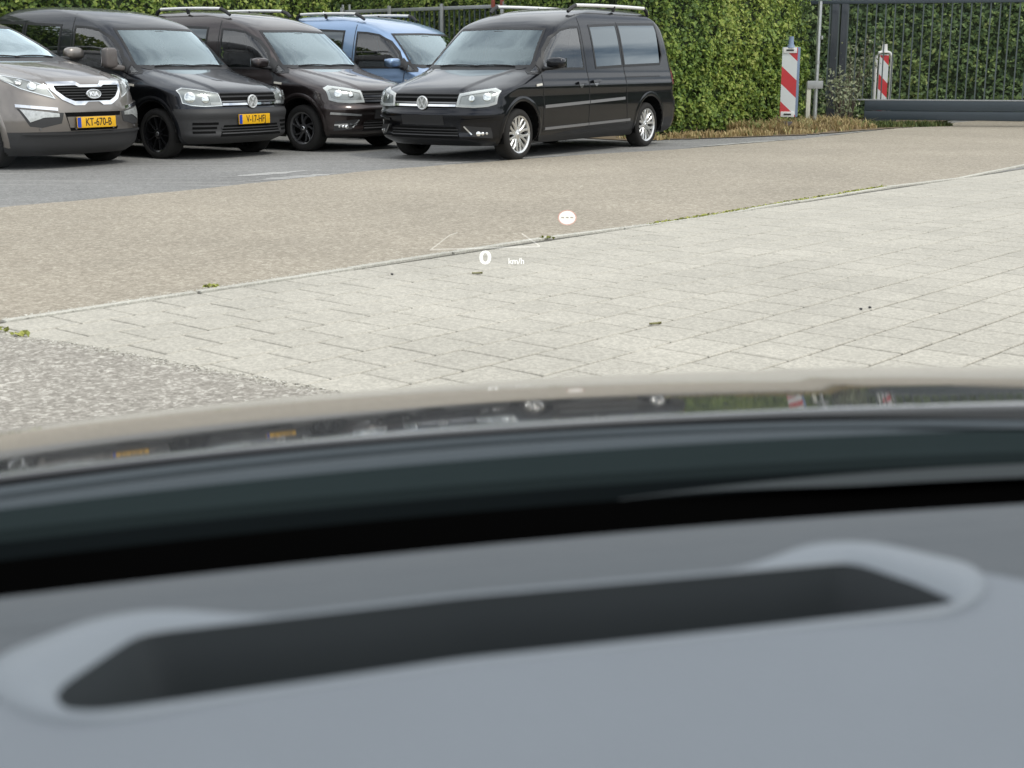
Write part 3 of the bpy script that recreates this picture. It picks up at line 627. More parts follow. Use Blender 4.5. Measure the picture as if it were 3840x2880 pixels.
M_TRIM = plain("cabin_trim", (.045, .045, .047), .75)
M_LININ = plain("cabin_lining", (.16, .155, .15), .85)
M_SEATF = plain("seat_fabric", (.035, .036, .04), .9)
M_LAMPIN = plain("lamp_inner_grey", (.38, .39, .38), .30, .45, var=.2, vscale=25)
M_LAMPREF = plain("lamp_reflector", (.85, .85, .83), .12, .9, var=.1, vscale=40)
M_DRL = plain("lamp_light_guide", (.86, .87, .86), .3, var=.03)
M_YEL = plain("plate_yellow", (.78, .43, .012), .4, coat=.2, var=.04)
M_INK = plain("plate_black", (.012, .012, .012), .5)
M_PBLUE = plain("plate_blue", (.02, .06, .38), .4)
M_AMB = plain("indicator_lens", (.55, .52, .45), .2, coat=.6)
M_UNDER = plain("underbody_black", (.006, .006, .006), .9, spec=.08)
M_REDL = plain("tail_lamp_red", (.30, .01, .012), .15, coat=.8)

def resamp(line, t):
    line = np.array(line, float); u = (line[:, 0] - line[0, 0]) / (line[-1, 0] - line[0, 0]); return np.c_[np.interp(t, u, line[:, 0]), np.interp(t, u, line[:, 1])]
def patch(name, sh, top, bot, nu, nv, off, mat, parent, side=None, skirt=.012, smooth=True):
    """panel laid on the body: columns between two polylines given as (a, z), or (x, z) with side=+1/-1"""
    t = np.linspace(0, 1, nu + 1); T = resamp(top, t); B = resamp(bot, t); V = []; F = []
    ev = lambda p, o_: sh.S((p[0], side), p[1], o_, True) if side else sh.S(p[0], p[1], o_)
    for j in range(nv + 1):
        for i in range(nu + 1): V.append(ev(B[i] + (T[i] - B[i]) * j / nv, off))
    idx = lambda i, j: j * (nu + 1) + i
    for j in range(nv):
        for i in range(nu): F.append((idx(i, j), idx(i + 1, j), idx(i + 1, j + 1), idx(i, j + 1)))
    if skirt:
        ring = [(i, 0) for i in range(nu)] + [(nu, j) for j in range(nv)] + [(i, nv) for i in range(nu, 0, -1)] + [(0, j) for j in range(nv, 0, -1)]; b = len(V); m = len(ring)
        for (i, j) in ring: V.append(ev(B[i] + (T[i] - B[i]) * j / nv, off - skirt))
        for k in range(m): F.append((idx(*ring[k]), b + k, b + (k + 1) % m, idx(*ring[(k + 1) % m])))
    o = mobj(name, V, F, mat, parent, smooth)
    # consistent outward facing
    bm = bmesh.new(); bm.from_mesh(o.data); bmesh.ops.recalc_face_normals(bm, faces=bm.faces)
    c = Vector(V[0]); 
    bm.to_mesh(o.data); bm.free(); o.data.set_sharp_from_angle(angle=R(50)); return o
def offset_poly(poly, d):
    P = np.array(poly, float); n = len(P); area = .5 * sum(P[i, 0] * P[(i + 1) % n, 1] - P[(i + 1) % n, 0] * P[i, 1] for i in range(n)); sg = 1 if area > 0 else -1; out = []
    for i in range(n):
        a = P[i] - P[i - 1]; b = P[(i + 1) % n] - P[i]; a = a / (np.linalg.norm(a) + 1e-9); b = b / (np.linalg.norm(b) + 1e-9)
        na = np.array([a[1], -a[0]]) * sg; nb = np.array([b[1], -b[0]]) * sg; m = na + nb; m = m / (np.linalg.norm(m) + 1e-9); k = max(.5, float(m @ na)); out.append(P[i] + m * d / k)
    return np.array(out)
def densify(poly, step=.04, closed=True):
    out = []; n = len(poly)
    for i in range(n if closed else n - 1):
        a = np.array(poly[i], float); b = np.array(poly[(i + 1) % n], float); m = max(1, int(np.linalg.norm(b - a) / step))
        for k in range(m): out.append(a + (b - a) * k / m)
    if not closed: out.append(np.array(poly[-1], float))
    return out
def ring(name, sh, poly, inner, outer, off, mat, parent, side=None, step=.03):
    """frame that follows a closed outline on the body"""
    D = densify(poly, step); A = offset_poly(D, outer); B = offset_poly(D, -inner); V = []; F = []; n = len(D)
    ev = lambda p, o_: sh.S((p[0], side), p[1], o_, True) if side else sh.S(p[0], p[1], o_)
    for a, b in zip(A, B): V += [ev(a, off - .010), ev(a, off), ev(b, off), ev(b, off - .010)]
    for i in range(n):
        j = (i + 1) % n
        for k in range(3): F.append((i * 4 + k, i * 4 + k + 1, j * 4 + k + 1, j * 4 + k))
    o = mobj(name, V, F, mat, parent, False); bm = bmesh.new(); bm.from_mesh(o.data); bmesh.ops.recalc_face_normals(bm, faces=bm.faces); bm.to_mesh(o.data); bm.free(); return o
def strip(name, sh, line, w, off, mat, parent, side=None, th=.006, step=.04):
    """moulding or seam of width w along an open line on the body"""
    D = densify(line, step, False); V = []; F = []; n = len(D); ev = lambda p, o_: sh.S((p[0], side), p[1], o_, True) if side else sh.S(p[0], p[1], o_)
    for i, p in enumerate(D):
        d = D[min(i + 1, n - 1)] - D[max(i - 1, 0)]; d = d / (np.linalg.norm(d) + 1e-9); nn = np.array([-d[1], d[0]]) * w / 2
        V += [ev(p + nn, off - th), ev(p + nn, off), ev(p - nn, off), ev(p - nn, off - th)]
    for i in range(n - 1):
        for k in range(3): F.append((i * 4 + k, i * 4 + k + 1, i * 4 + k + 5, i * 4 + k + 4))
    F += [(0, 1, 2, 3), tuple((n - 1) * 4 + k for k in (3, 2, 1, 0))]
    o = mobj(name, V, F, mat, parent, False); bm = bmesh.new(); bm.from_mesh(o.data); bmesh.ops.recalc_face_normals(bm, faces=bm.faces); bm.to_mesh(o.data); bm.free(); return o
def inpoly(P, poly):
    x, y = P[:, 0], P[:, 1]; c = np.zeros(len(P), bool); n = len(poly)
    for i in range(n):
        x1, y1 = poly[i]; x2, y2 = poly[(i + 1) % n]; k = ((y1 > y) != (y2 > y)) & (x < (x2 - x1) * (y - y1) / (y2 - y1 + 1e-12) + x1); c ^= k
    return c
def text_mesh(txt, size, extrude=.0008, align='CENTER', bold=.0, sx=1.0):
    cu = bpy.data.curves.new("txt", 'FONT'); cu.body = txt; cu.size = size; cu.extrude = extrude; cu.align_x = align; cu.align_y = 'CENTER'; cu.offset = bold; cu.resolution_u = 4
    o = bpy.data.objects.new("txt", cu); COL.objects.link(o); dg = bpy.context.evaluated_depsgraph_get(); me = bpy.data.meshes.new_from_object(o.evaluated_get(dg))
    bpy.data.objects.remove(o); bpy.data.curves.remove(cu)
    for v in me.vertices: v.co.x *= sx
    me.materials.clear(); return me
FRONT = Matrix(((0, 0, 1, 0), (1, 0, 0, 0), (0, 1, 0, 0), (0, 0, 0, 1)))    # text plane -> facing forward (+x), reading towards +y

def body_panels(root, sh, levels, nf, ns, nr, classify, mats, holes_side, holes_front, arches, hood=None):
    """split one smooth skin into its panels; window and wheel openings are left out"""
    G = sh.grid(levels, nf, ns, nr); nl, nc, _ = G.shape; gid = {}
    if hood is not None:                                    # raised bonnet panel with a crease along its edge
        hx_, hy_, zlo, zhi, amt = hood; G = G.copy(); X, Y, Z = G[:, :, 0], G[:, :, 1], G[:, :, 2]
        e = np.clip((np.interp(X, hx_, hy_) - Y) / .035, 0, 1); e = e * e * (3 - 2 * e)
        G[:, :, 2] = Z + amt * e * np.clip((Z - zlo) / .03, 0, 1) * np.clip((zhi - Z) / .02, 0, 1) * (X > hx_[0] - .06)
    dA = np.gradient(G, axis=1); dB = np.gradient(G, axis=0); Nn = np.cross(dA, dB); Nn /= np.linalg.norm(Nn, axis=2)[:, :, None] + 1e-12
    arc = np.concatenate([np.zeros((nl, 1)), np.cumsum(np.linalg.norm(np.diff(G[:, :, :2], axis=1), axis=2), axis=1)], axis=1)
    names = list(mats); out = {}
    for sg in (1, -1):
        X = G[:, :, 0]; Z = G[:, :, 2]; Y = G[:, :, 1]
        side_ok = Y > .45
        inh = np.zeros((nl, nc), bool)
        for poly in holes_side: inh |= inpoly(np.c_[X.ravel(), Z.ravel()], poly).reshape(nl, nc) & side_ok
        for poly in holes_front: inh |= inpoly(np.c_[arc.ravel() * 1., Z.ravel()], poly).reshape(nl, nc)
        for (cx, cz, r) in arches: inh |= ((X - cx) ** 2 + (Z - cz) ** 2 < r * r) & side_ok
        for j in range(nl - 1):
            for i in range(nc - 1):
                q = ((j, i), (j, i + 1), (j + 1, i + 1), (j + 1, i))
                if inh[j, i] and inh[j, i + 1] and inh[j + 1, i + 1] and inh[j + 1, i]: continue
                c = (G[j, i] + G[j, i + 1] + G[j + 1, i + 1] + G[j + 1, i]) / 4
                nm = classify(c[0], c[1], c[2], sg); d = out.setdefault((nm, sg if nm in ("front_door", "sliding_door", "front_wing") else 0), ({}, [], [], []))
                f = []
                for (jj, ii) in q:
                    key = (jj, ii, sg if G[jj, ii, 1] > 1e-6 else 0)
                    if key not in d[0]:
                        d[0][key] = len(d[1]); p = G[jj, ii]; n = Nn[jj, ii]; d[1].append((p[0], p[1] * sg, p[2])); d[3].append((n[0], n[1] * sg, n[2]))
                    f.append(d[0][key])
                if len(set(f)) < 3: continue
                f2 = []
                for q_ in f:
                    if q_ not in f2: f2.append(q_)
                d[2].append(tuple(f2) if sg == 1 else tuple(f2[::-1]))
    objs = {}
    for (nm, sg), (_, V, F, NN) in out.items():
        me = mk_mesh(nm, V, F); me.normals_split_custom_set_from_vertices([tuple(n) for n in NN])
        objs[(nm, sg)] = obj(nm, me, mats[nm], root)
    return objs
def lining(root, sh, holes_side, ws, z0, z1, inset=.035):
    """trim on the inside of the cabin"""
    lv = np.linspace(z0, z1, 30); G = sh.grid(lv, 14, 60, 8); V = []; F = []; k = 0
    for sg in (1, -1):
        P = G.copy(); P[:, :, 1] = np.maximum(P[:, :, 1] - inset, 0); P[:, :, 0] = np.clip(P[:, :, 0], sh.g('xr', .6) + .1, -.25); b = len(V); nl, nc, _ = P.shape
        inh = np.zeros((nl, nc), bool)
        for poly in holes_side: inh |= inpoly(np.c_[P[:, :, 0].ravel(), P[:, :, 2].ravel()], offset_poly(poly, .03)).reshape(nl, nc) & (P[:, :, 1] > .4)
        arc = np.concatenate([np.zeros((nl, 1)), np.cumsum(np.linalg.norm(np.diff(G[:, :, :2], axis=1), axis=2), axis=1)], axis=1)
        inh |= inpoly(np.c_[arc.ravel(), P[:, :, 2].ravel()], offset_poly(ws, .06)).reshape(nl, nc)
        for j in range(nl):
            for i in range(nc): V.append((P[j, i, 0] - .03 * (P[j, i, 0] > -.9), P[j, i, 1] * sg, P[j, i, 2] - .02))
        for j in range(nl - 1):
            for i in range(nc - 1):
                if inh[j, i] or inh[j, i + 1] or inh[j + 1, i + 1] or inh[j + 1, i]: continue
                q = (b + j * nc + i, b + j * nc + i + 1, b + (j + 1) * nc + i + 1, b + (j + 1) * nc + i); F.append(q[::-1] if sg == 1 else q)
    return mobj("cabin_lining", V, F, M_LININ, root)

WHEEL_CACHE = {}
def wheel_meshes(style, r, rr, wd):
    key = (style, r)
    if key in WHEEL_CACHE: return WHEEL_CACHE[key]
    t = MB(); h = wd / 2
    t.lathe_y([(rr - .004, h - .012), (rr + .012, h), (rr + (r - rr) * .45, h + .006), (r - .022, h - .006), (r - .006, h - .022), (r, h - .05), (r, -h + .05), (r - .006, -h + .02), (r - .03, -h), (rr, -h + .01)], 56)
    # tread grooves
    for gy in (-.045, -.015, .015, .045): t.lathe_y([(r + .0006, gy - .003), (r + .0006, gy + .003)], 56)
    me_t = mk_mesh("tyre", t.V, t.F); me_t.set_sharp_from_angle(angle=R(50)); me_t.materials.append(M_TYRE)
    m = MB(); m.lathe_y([(rr + .002, h - .004), (rr - .008, h - .010), (rr - .016, h - .016), (rr - .022, h - .05), (rr - .03, -h + .03)], 56)
    n, tw, wid, mat = {"multi": (8, 0., .040, M_ALLOY), "ten": (10, 0., .020, M_BLKALLOY), "twist": (5, .55, .030, M_ALLOYD), "five": (5, 0., .05, M_ALLOY)}[style]
    for k in range(n):
        for sgn in ((-1, 1) if style in ("multi", "twist") else (0,)):
            a0 = 2 * math.pi * k / n + sgn * .05; a1 = 2 * math.pi * k / n + sgn * {"multi": .25, "twist": .34}.get(style, 0) + tw; pr = []
            for s_, (ra, ya, wa) in enumerate(((.045, h - .035, wid * 1.1), (rr * .5, h - .026, wid * .8), (rr * .8, h - .022, wid * .75), (rr - .012, h - .02, wid * .95))):
                an = a0 + (a1 - a0) * s_ / 3; c, sn = math.cos(an), math.sin(an); tx, tz = -sn, c
                for (w_, y_) in ((-wa / 2, ya - .006), (-wa / 4, ya + .004), (wa / 4, ya + .004), (wa / 2, ya - .006), (wa / 2, ya - .03), (-wa / 2, ya - .03)): pr.append((c * ra + tx * w_, y_, sn * ra + tz * w_))
            F = [(s_ * 6 + q, s_ * 6 + (q + 1) % 6, s_ * 6 + 6 + (q + 1) % 6, s_ * 6 + 6 + q) for s_ in range(3) for q in range(6)]; m.add(pr, F)
    m.lathe_y([(.055, h - .05), (.055, h - .03), (.048, h - .026), (0.0, h - .024)], 24)
    me_r = mk_mesh("rim", m.V, m.F); bm = bmesh.new(); bm.from_mesh(me_r); bmesh.ops.recalc_face_normals(bm, faces=bm.faces); bm.to_mesh(me_r); bm.free(); me_r.set_sharp_from_angle(angle=R(35)); me_r.materials.append(mat)
    d = MB(); d.lathe_y([(0., h - .085), (rr - .05, h - .085), (rr - .025, h - .07), (rr - .024, -h + .02)], 40); me_d = mk_mesh("brake", d.V, d.F); me_d.materials.append(M_UNDER)
    c = MB(); c.lathe_y([(0., h - .018), (.022, h - .019), (.026, h - .028)], 20); me_c = mk_mesh("hub_cap", c.V, c.F); me_c.materials.append(M_CHROME if style != "ten" else M_ALLOYD)
    WHEEL_CACHE[key] = (me_t, me_r, me_d, me_c); return WHEEL_CACHE[key]
def wheel(root, x, side, z, style, r, rr, wd, steer=0.):
    w = empty("wheel", (x, side * (.812 - wd / 2), z), 0, root); w.rotation_euler = (0, random.uniform(0, 6.28), steer + (0 if side > 0 else math.pi))
    for nm, me in zip(("tyre", "rim", "brake_disc", "hub_cap"), wheel_meshes(style, r, rr, wd)): obj(nm, me, None, w)
    return w
def ellip(name, c, rad, mat, parent, rot=(0, 0, 0), p=2.6, n=14):
    """rounded box / superellipsoid housing"""
    V = []; F = []; f = lambda v, e: math.copysign(abs(v) ** e, v); e = 2 / p
    for j in range(n + 1):
        ph = -math.pi / 2 + math.pi * j / n
        for i in range(2 * n):
            th = math.pi * i / n; V.append((rad[0] * f(math.cos(ph), e) * f(math.cos(th), e), rad[1] * f(math.cos(ph), e) * f(math.sin(th), e), rad[2] * f(math.sin(ph), e)))
    for j in range(n):
        for i in range(2 * n): F.append((j * 2 * n + i, j * 2 * n + (i + 1) % (2 * n), (j + 1) * 2 * n + (i + 1) % (2 * n), (j + 1) * 2 * n + i))
    return mobj(name, V, F, mat, parent, True, c, rot)
def plate(root, x, z, txt, w=.50, h=.112, tilt=0.):
    """yellow registration plate, blue band on the reader's left"""
    mb = MB(); mb.box((0, 0, 0), (.010, w, h)); p = mb.build("number_plate", M_YEL, root, bevel=.003, loc=(x, 0, z), rot=(0, tilt, 0))
    mb = MB(); mb.box((.0058, -w / 2 + .027, 0), (.003, .046, h - .010)); mb.build("blue_band", M_PBLUE, p)
    me = text_mesh(txt, h * .98, .0006, bold=.0012, sx=.78); me.transform(FRONT); me.transform(Matrix.Translation((.0062, .024, -.002))); obj("lettering", me, M_INK, p)
    return p
def roundel(root, x, z, r):
    """round badge: ring with a V over a W in it"""
    b = empty("badge", (x, 0, z), 0, root)
    d = MB(); V = [(0, r * math.cos(q), r * math.sin(q)) for q in np.linspace(0, 2 * math.pi, 40, endpoint=False)] + [(.012, r * .97 * math.cos(q), r * .97 * math.sin(q)) for q in np.linspace(0, 2 * math.pi, 40, endpoint=False)]
    d.add(V, [(i, (i + 1) % 40, 40 + (i + 1) % 40, 40 + i) for i in range(40)] + [tuple(range(40, 80))]); d.build("badge_disc", M_LAMPIN, b)
    mr = MB(); mr.tube([(.013, r * .9 * math.cos(q), r * .9 * math.sin(q)) for q in np.linspace(0, 2 * math.pi, 41)], r * .10, 8, False); mr.build("badge_ring", M_BADGE, b, smooth=True)
    def stroke(mb, a, b_, w=.13):
        a = np.array(a) * r; b_ = np.array(b_) * r; dd = b_ - a; L = np.linalg.norm(dd); ang = math.atan2(dd[1], dd[0]); m = (a + b_) / 2
        mb.box((.016, m[0], m[1]), (.010, L + w * r * .5, w * r), Matrix.Rotation(ang, 3, 'X'))
    ml = MB()
    for a, b_ in (((-.40, .74), (0, .10)), ((.40, .74), (0, .10)), ((-.78, .34), (-.40, -.70)), ((-.40, -.70), (0, .0)), ((0, .0), (.40, -.70)), ((.40, -.70), (.78, .34))): stroke(ml, a, b_)
    ml.build("badge_letters", M_BADGE, b); return b

def build_van(spec):
    root = empty("van", (spec["X"], spec["Y"], 0), spec["yaw"]); setp(root, spec["label"], "van", "parked panel-sided vans")
    sh = Shell(CADDY, MAXI if spec["long"] else SHORT); xr_axle = -2.95 if spec["long"] else -2.62; WR = .288
    P = spec["paint"]; BP = spec.get("bumper") or P
    dwin = [(-.385, 1.008), (-.55, 1.22), (-.72, 1.36), (-.93, 1.453), (-1.16, 1.486), (-1.36, 1.497), (-1.345, 1.005)]
    qwin = [(-.19, .957), (-.385, 1.078), (-.335, .957)]
    swin = [(-1.62, 1.515), (-2.29, 1.545), (-2.29, 1.033), (-1.625, 1.012)]
    xe = -3.33 if spec["long"] else -2.88
    rwin = [(-2.335, 1.548), (xe, 1.57), (xe - .05, 1.17), (xe + .05, 1.056), (-2.335, 1.035)]
    wsT, wsB = [(-.60, 1.462), (0, 1.474), (.60, 1.462)], [(-.735, 1.035), (0, 1.018), (.735, 1.035)]
    wsH = [(-.02, 1.02), (.72, 1.037), (.59, 1.458), (-.02, 1.47)]
    arches = [(.06, .30, .372), (xr_axle, .30, .372)]
    def cls(x, y, z, sg):
        if z < .575 and x > .40: return "front_bumper"
        if z < .262: return "sill"
        if .742 < z < 1.02 and x > -.21:
            if y < np.interp(x, [-.2, .16, .61, .8], [.60, .515, .47, .44]): return "bonnet"
        if x < sh.g('xr', z) + .10 and .58 < z < 1.60: return "tailgate"
        if z < .575 and x < sh.g('xr', z) + .45: return "rear_bumper"
        if .30 < z < 1.60 and y > .4:
            if -1.405 < x < -.375 - max(0, (z - .95)) * .9: return "front_door"
            if -2.325 < x <= -1.405: return "sliding_door"
        if z > 1.56: return "roof"
        return "body"
    mats = {k: P for k in ("body", "roof", "bonnet", "tailgate", "front_door", "sliding_door")}; mats["front_bumper"] = mats["rear_bumper"] = BP; mats["sill"] = M_BLACKP
    lv = np.r_[np.arange(.17, .70, .021), np.arange(.70, 1.03, .0125), np.arange(1.03, 1.56, .0225), np.arange(1.56, 1.70, .011), np.arange(1.70, ZTOP - .001, .005)]; lv = np.unique(np.round(np.append(lv, ZTOP - .0002), 4))
    ob = body_panels(root, sh, lv, 40, 150 if spec["long"] else 132, 16, cls, mats, [dwin, qwin, swin, rwin], [wsH], arches, ([-.2, .16, .61, .8], [.60, .515, .47, .44], .750, 1.008, .013))
    lining(root, sh, [dwin, qwin, swin, rwin], [(-.02, 1.02), (.74, 1.03), (.61, 1.47), (-.02, 1.48)], .76, 1.655)
    # windscreen
    patch("windscreen", sh, wsT, wsB, 30, 10, .002, M_WSCREEN, root, skirt=0)
    ring("windscreen_seal", sh, densify(wsB, .1, False) + densify(wsT[::-1], .1, False), .016, .012, .004, M_SEAL, root)
    # doors, windows, seams on both sides
    for sg in (1, -1):
        fdoor = ob.get(("front_door", sg)); sdoor = ob.get(("sliding_door", sg)); bd = ob[("body", 0)]
        topd = [p for p in dwin[:-1]]; botd = [(-.385, 1.003), (-1.345, 1.003)]
        wn = patch("window", sh, topd, botd, 24, 10, .001, M_GLASS, fdoor, sg, skirt=0); ring("window_frame", sh, dwin, .016, .012, .004, M_SEAL, wn, sg)
        patch("quarter_window", sh, [(-.19, .958), (-.335, 1.05), (-.385, 1.078)], [(-.19, .956), (-.33, .956), (-.37, .96)], 8, 4, .001, M_GLASS, bd, sg, skirt=0)
        ring("quarter_window_frame", sh, qwin, .012, .010, .004, M_SEAL, bd, sg)
        wn = patch("window", sh, swin[:2], [swin[3], swin[2]], 14, 10, .001, M_TINT, sdoor, sg, skirt=0); ring("window_frame", sh, swin, .018, .012, .0035, M_SEAL, wn, sg)
        wn = patch("rear_side_window", sh, rwin[:2], [rwin[4], rwin[3]], 16, 10, .001, M_TINT, bd, sg, skirt=0); ring("window_frame", sh, rwin, .018, .012, .0035, M_SEAL, wn, sg)
        for nm, par, line in (("door_seam", fdoor, [(-.375, .94), (-.385, .30)]), ("door_seam", fdoor, [(-1.405, 1.60), (-1.405, .30)]), ("door_seam", sdoor, [(-2.325, 1.57), (-2.315, 1.0), (-2.33, .55), (-2.37, .32)]), ("sill_seam", sdoor, [(-.39, .302), (-2.37, .302)]), ("slide_track", bd, [(-2.33, .90), (-3.24 if spec["long"] else -2.80, .905)]), ("roof_seam", bd, [(-1.405, 1.60), (-1.43, 1.645)])):
            strip(nm, sh, line, .011, .0025, M_SEAL, par, sg, .004)
        for par, x0, zz in ((fdoor, -1.12, .832), (sdoor, -1.47, .848)):
            hb = patch("door_handle", sh, [(x0, zz + .018), (x0 - .19, zz + .026)], [(x0, zz - .012), (x0 - .19, zz - .004)], 8, 2, .030, P, par, sg, .03)
            patch("handle_recess", sh, [(x0 - .04, zz - .01), (x0 - .15, zz - .006)], [(x0 - .08, zz - .05), (x0 - .11, zz - .05)], 6, 3, .004, M_ALLOYD, par, sg, .004)
        if spec.get("strips", True):
            strip("side_moulding", sh, [(-.40, .583), (-1.398, .613)], .034, .012, M_MOULD if spec.get("bright") else M_BLACKP, fdoor, sg, .013)
            strip("side_moulding", sh, [(-1.412, .613), (-2.27, .640)], .034, .012, M_MOULD if spec.get("bright") else M_BLACKP, sdoor, sg, .013)
            strip("sill_moulding", sh, [(-.42, .330), (-1.398, .350)], .028, .010, M_MOULD if spec.get("bright") else M_BLACKP, fdoor, sg, .011)
            strip("sill_moulding", sh, [(-1.412, .350), (-2.43, .370)], .028, .010, M_MOULD if spec.get("bright") else M_BLACKP, sdoor, sg, .011)
        patch("side_indicator", sh, [(-.22, .836), (-.34, .846)], [(-.22, .812), (-.34, .822)], 4, 2, .010, M_AMB, bd, sg)
        # wheel arches: lip and liner
        for (cx, cz, r) in arches:
            q = np.linspace(-.30, math.pi + .30, 34); Va = []; Fa = []
            for a in q:
                for rr_, of in ((r - .016, .0), (r - .012, .006), (r + .010, .008), (r + .040, .002)):
                    Va.append(sh.S((cx + rr_ * math.cos(a), sg), max(cz + rr_ * math.sin(a), .18), of, True))
            for i in range(len(q) - 1):
                for k in range(3): Fa.append((i * 4 + k, i * 4 + k + 1, i * 4 + k + 5, i * 4 + k + 4))
            o = mobj("arch_lip", Va, Fa, P, root); bm = bmesh.new(); bm.from_mesh(o.data); bmesh.ops.recalc_face_normals(bm, faces=bm.faces); bm.to_mesh(o.data); bm.free()
            Va = []; Fa = []
            for a in q:
                for y_ in (.83, .42): Va.append((cx + (r - .008) * math.cos(a), sg * y_, max(cz + (r - .008) * math.sin(a), .17)))
            for i in range(len(q) - 1): Fa.append((i * 2, i * 2 + 1, i * 2 + 3, i * 2 + 2))
            b_ = len(Va); Va.append((cx, sg * .42, .2)); Fa += [(b_, i * 2 + 1, i * 2 + 3) for i in range(len(q) - 1)]
            mobj("arch_liner", Va, Fa, M_UNDER, root, False)
        for wx in (.06, xr_axle): wheel(root, wx, sg, WR - .004, spec["wheel"], WR, .208 if spec["wheel"] != "twist" else .196, .205, spec.get("steer", 0.) if wx > 0 else 0.)
        # mirrors
        mcol = spec.get("mirror") or P; tall = spec.get("tall_mirror")
        mr = empty("door_mirror", (-.44, sg * .955, 1.075), 0, root)
        if sg == spec["folded"]: mr.location = (-.62, sg * .80, 1.03); mr.rotation_euler = (0, 0, R(72) * sg); mr.scale = (.8, .8, .8); tall = False
        if tall:
            ellip("mirror_housing", (0, sg * .03, .055), (.055, .085, .115), mcol, mr, (0, 0, 0), 4.5); ellip("mirror_arm", (.0, sg * -.07, -.055), (.045, .11, .036), mcol, mr, (sg * .10, 0, 0), 3.0)
            mb = MB(); mb.box((-.058, sg * .03, .055), (.006, .14, .19)); mb.build("mirror_glass", M_CHROME, mr)
        else:
            ellip("mirror_housing", (0, sg * .02, 0), (.07, .115, .062), mcol, mr, (0, 0, 0), 3.2); ellip("mirror_foot", (.0, sg * -.04, -.055), (.055, .12, .022), M_BLACKP, mr, (sg * .12, 0, 0), 3.0)
            mb = MB(); mb.box((-.072, sg * .02, 0), (.006, .19, .10)); mb.build("mirror_glass", M_CHROME, mr)
        patch("mirror_sail", sh, [(-.36, 1.05), (-.46, 1.14)], [(-.36, .962), (-.46, .985)], 5, 4, .010, M_BLACKP, fdoor, sg, .01)
        # headlamps
        hl = empty("headlight", (0, 0, 0), 0, root); s_ = sg
        T = [(.452 * s_, .737), (.62 * s_, .770), (.79 * s_, .797), (.895 * s_, .768)]; B = [(.432 * s_, .600), (.64 * s_, .592), (.79 * s_, .604), (.885 * s_, .632)]
        patch("lamp_base", sh, T, B, 20, 6, .003, M_LAMPIN, hl)
        loop = B + T[::-1]
        if spec["lamps"] == "led":
            ring("light_guide", sh, loop, .031, .0, .010, M_DRL, hl); strip("chin_reflector", sh, [(.45 * s_, .612), (.64 * s_, .607), (.78 * s_, .617), (.86 * s_, .637)], .026, .012, M_DRL, hl)
            for a_, z_, r_ in ((.60, .690, .036), (.765, .705, .046)):
                c = sh.S(a_ * s_, z_, .006); n = sh.S(a_ * s_, z_, .03) - c; n /= np.linalg.norm(n)
                mb = MB(); mb.tube([c, c + n * .012, c + n * .016], [r_, r_, r_ * .75], 18); mb.build("reflector_bowl", M_LAMPREF, hl, smooth=True)
        else:
            for a_, z_, r_ in ((.62, .675, .048), (.79, .695, .062)):
                c = sh.S(a_ * s_, z_, .004); n = sh.S(a_ * s_, z_, .03) - c; n /= np.linalg.norm(n)
                mb = MB(); mb.tube([c, c + n * .010, c + n * .018], [r_, r_, r_ * .6], 20); mb.build("reflector_bowl", M_LAMPREF, hl, smooth=True)
            strip("chin_reflector", sh, [(.45 * s_, .625), (.57 * s_, .625)], .03, .010, M_DRL, hl)
            ring("lamp_edge", sh, loop, .008, .0, .008, M_LAMPREF, hl)
        patch("lens", sh, T, B, 20, 6, .026, M_LENS, hl, skirt=0)
        # lower corner: slot trim and fog lamp
        if spec["lamps"] == "led":
            patch("fog_recess", sh, [(.525 * s_, .398), (.83 * s_, .378)], [(.63 * s_, .283), (.86 * s_, .262)], 10, 4, .004, M_BLACKP, ob[("front_bumper", 0)])
            strip("fog_trim", sh, [(.50 * s_, .452), (.70 * s_, .466), (.90 * s_, .476)], .026, .012, M_CHROME if spec.get("brightfog") else P, root)
            strip("fog_trim", sh, [(.53 * s_, .392), (.62 * s_, .30)], .014, .012, M_SATIN, root)
            if spec.get("brightfog"): strip("fog_trim", sh, [(.56 * s_, .345), (.84 * s_, .335)], .022, .014, M_CHROME, root)
            for a_, z_, r_ in ((.69, .312, .026), (.735, .314, .018), (.78, .316, .014)):
                c = sh.S(a_ * s_, z_, .006); n = sh.S(a_ * s_, z_, .03) - c; n /= np.linalg.norm(n)
                mb = MB(); mb.tube([c, c + n * .008, c + n * .012], [r_, r_, r_ * .7], 14); mb.build("fog_lamp", M_LAMPREF, root, smooth=True)
        else:
            for k in range(3): strip("corner_slot", sh, [((.50 + .02 * k) * s_, .405 - .048 * k), (.80 * s_, .405 - .048 * k)], .026, .004, M_UNDER, ob[("front_bumper", 0)])
    # grille
    gr = patch("grille", sh, [(-.445, .733), (.445, .733)], [(-.425, .588), (.425, .588)], 30, 6, .003, M_UNDER, root)
    for zz in spec["chrome_bars"]: strip("chrome_bar", sh, [(-.43, zz), (.43, zz)], .024, .014, M_CHROME, gr)
    for zz in (.645, .70): strip("grille_bar", sh, [(-.432, zz), (.432, zz)], .016, .008, M_ALLOYD if zz < .7 else M_BLACKP, gr)
    roundel(root, sh.S(0, .642, .012)[0], .642, .076)
    lg = patch("lower_grille", sh, [(-.43, .385), (.43, .385)], [(-.49, .258), (.49, .258)], 26, 5, .003, M_UNDER, root)
    for zz in (.29, .322, .354): strip("slat", sh, [(-.465, zz), (.465, zz)], .012, .009, BP if spec.get("bumper") else M_BLACKP, lg)
    if spec.get("plate"): plate(root, sh.S(0, .445, .014)[0], .445, spec["plate"])
    else: patch("plate_mount", sh, [(-.29, .508), (.29, .508)], [(-.29, .402), (.29, .402)], 14, 3, .006, M_BLACKP, ob[("front_bumper", 0)])
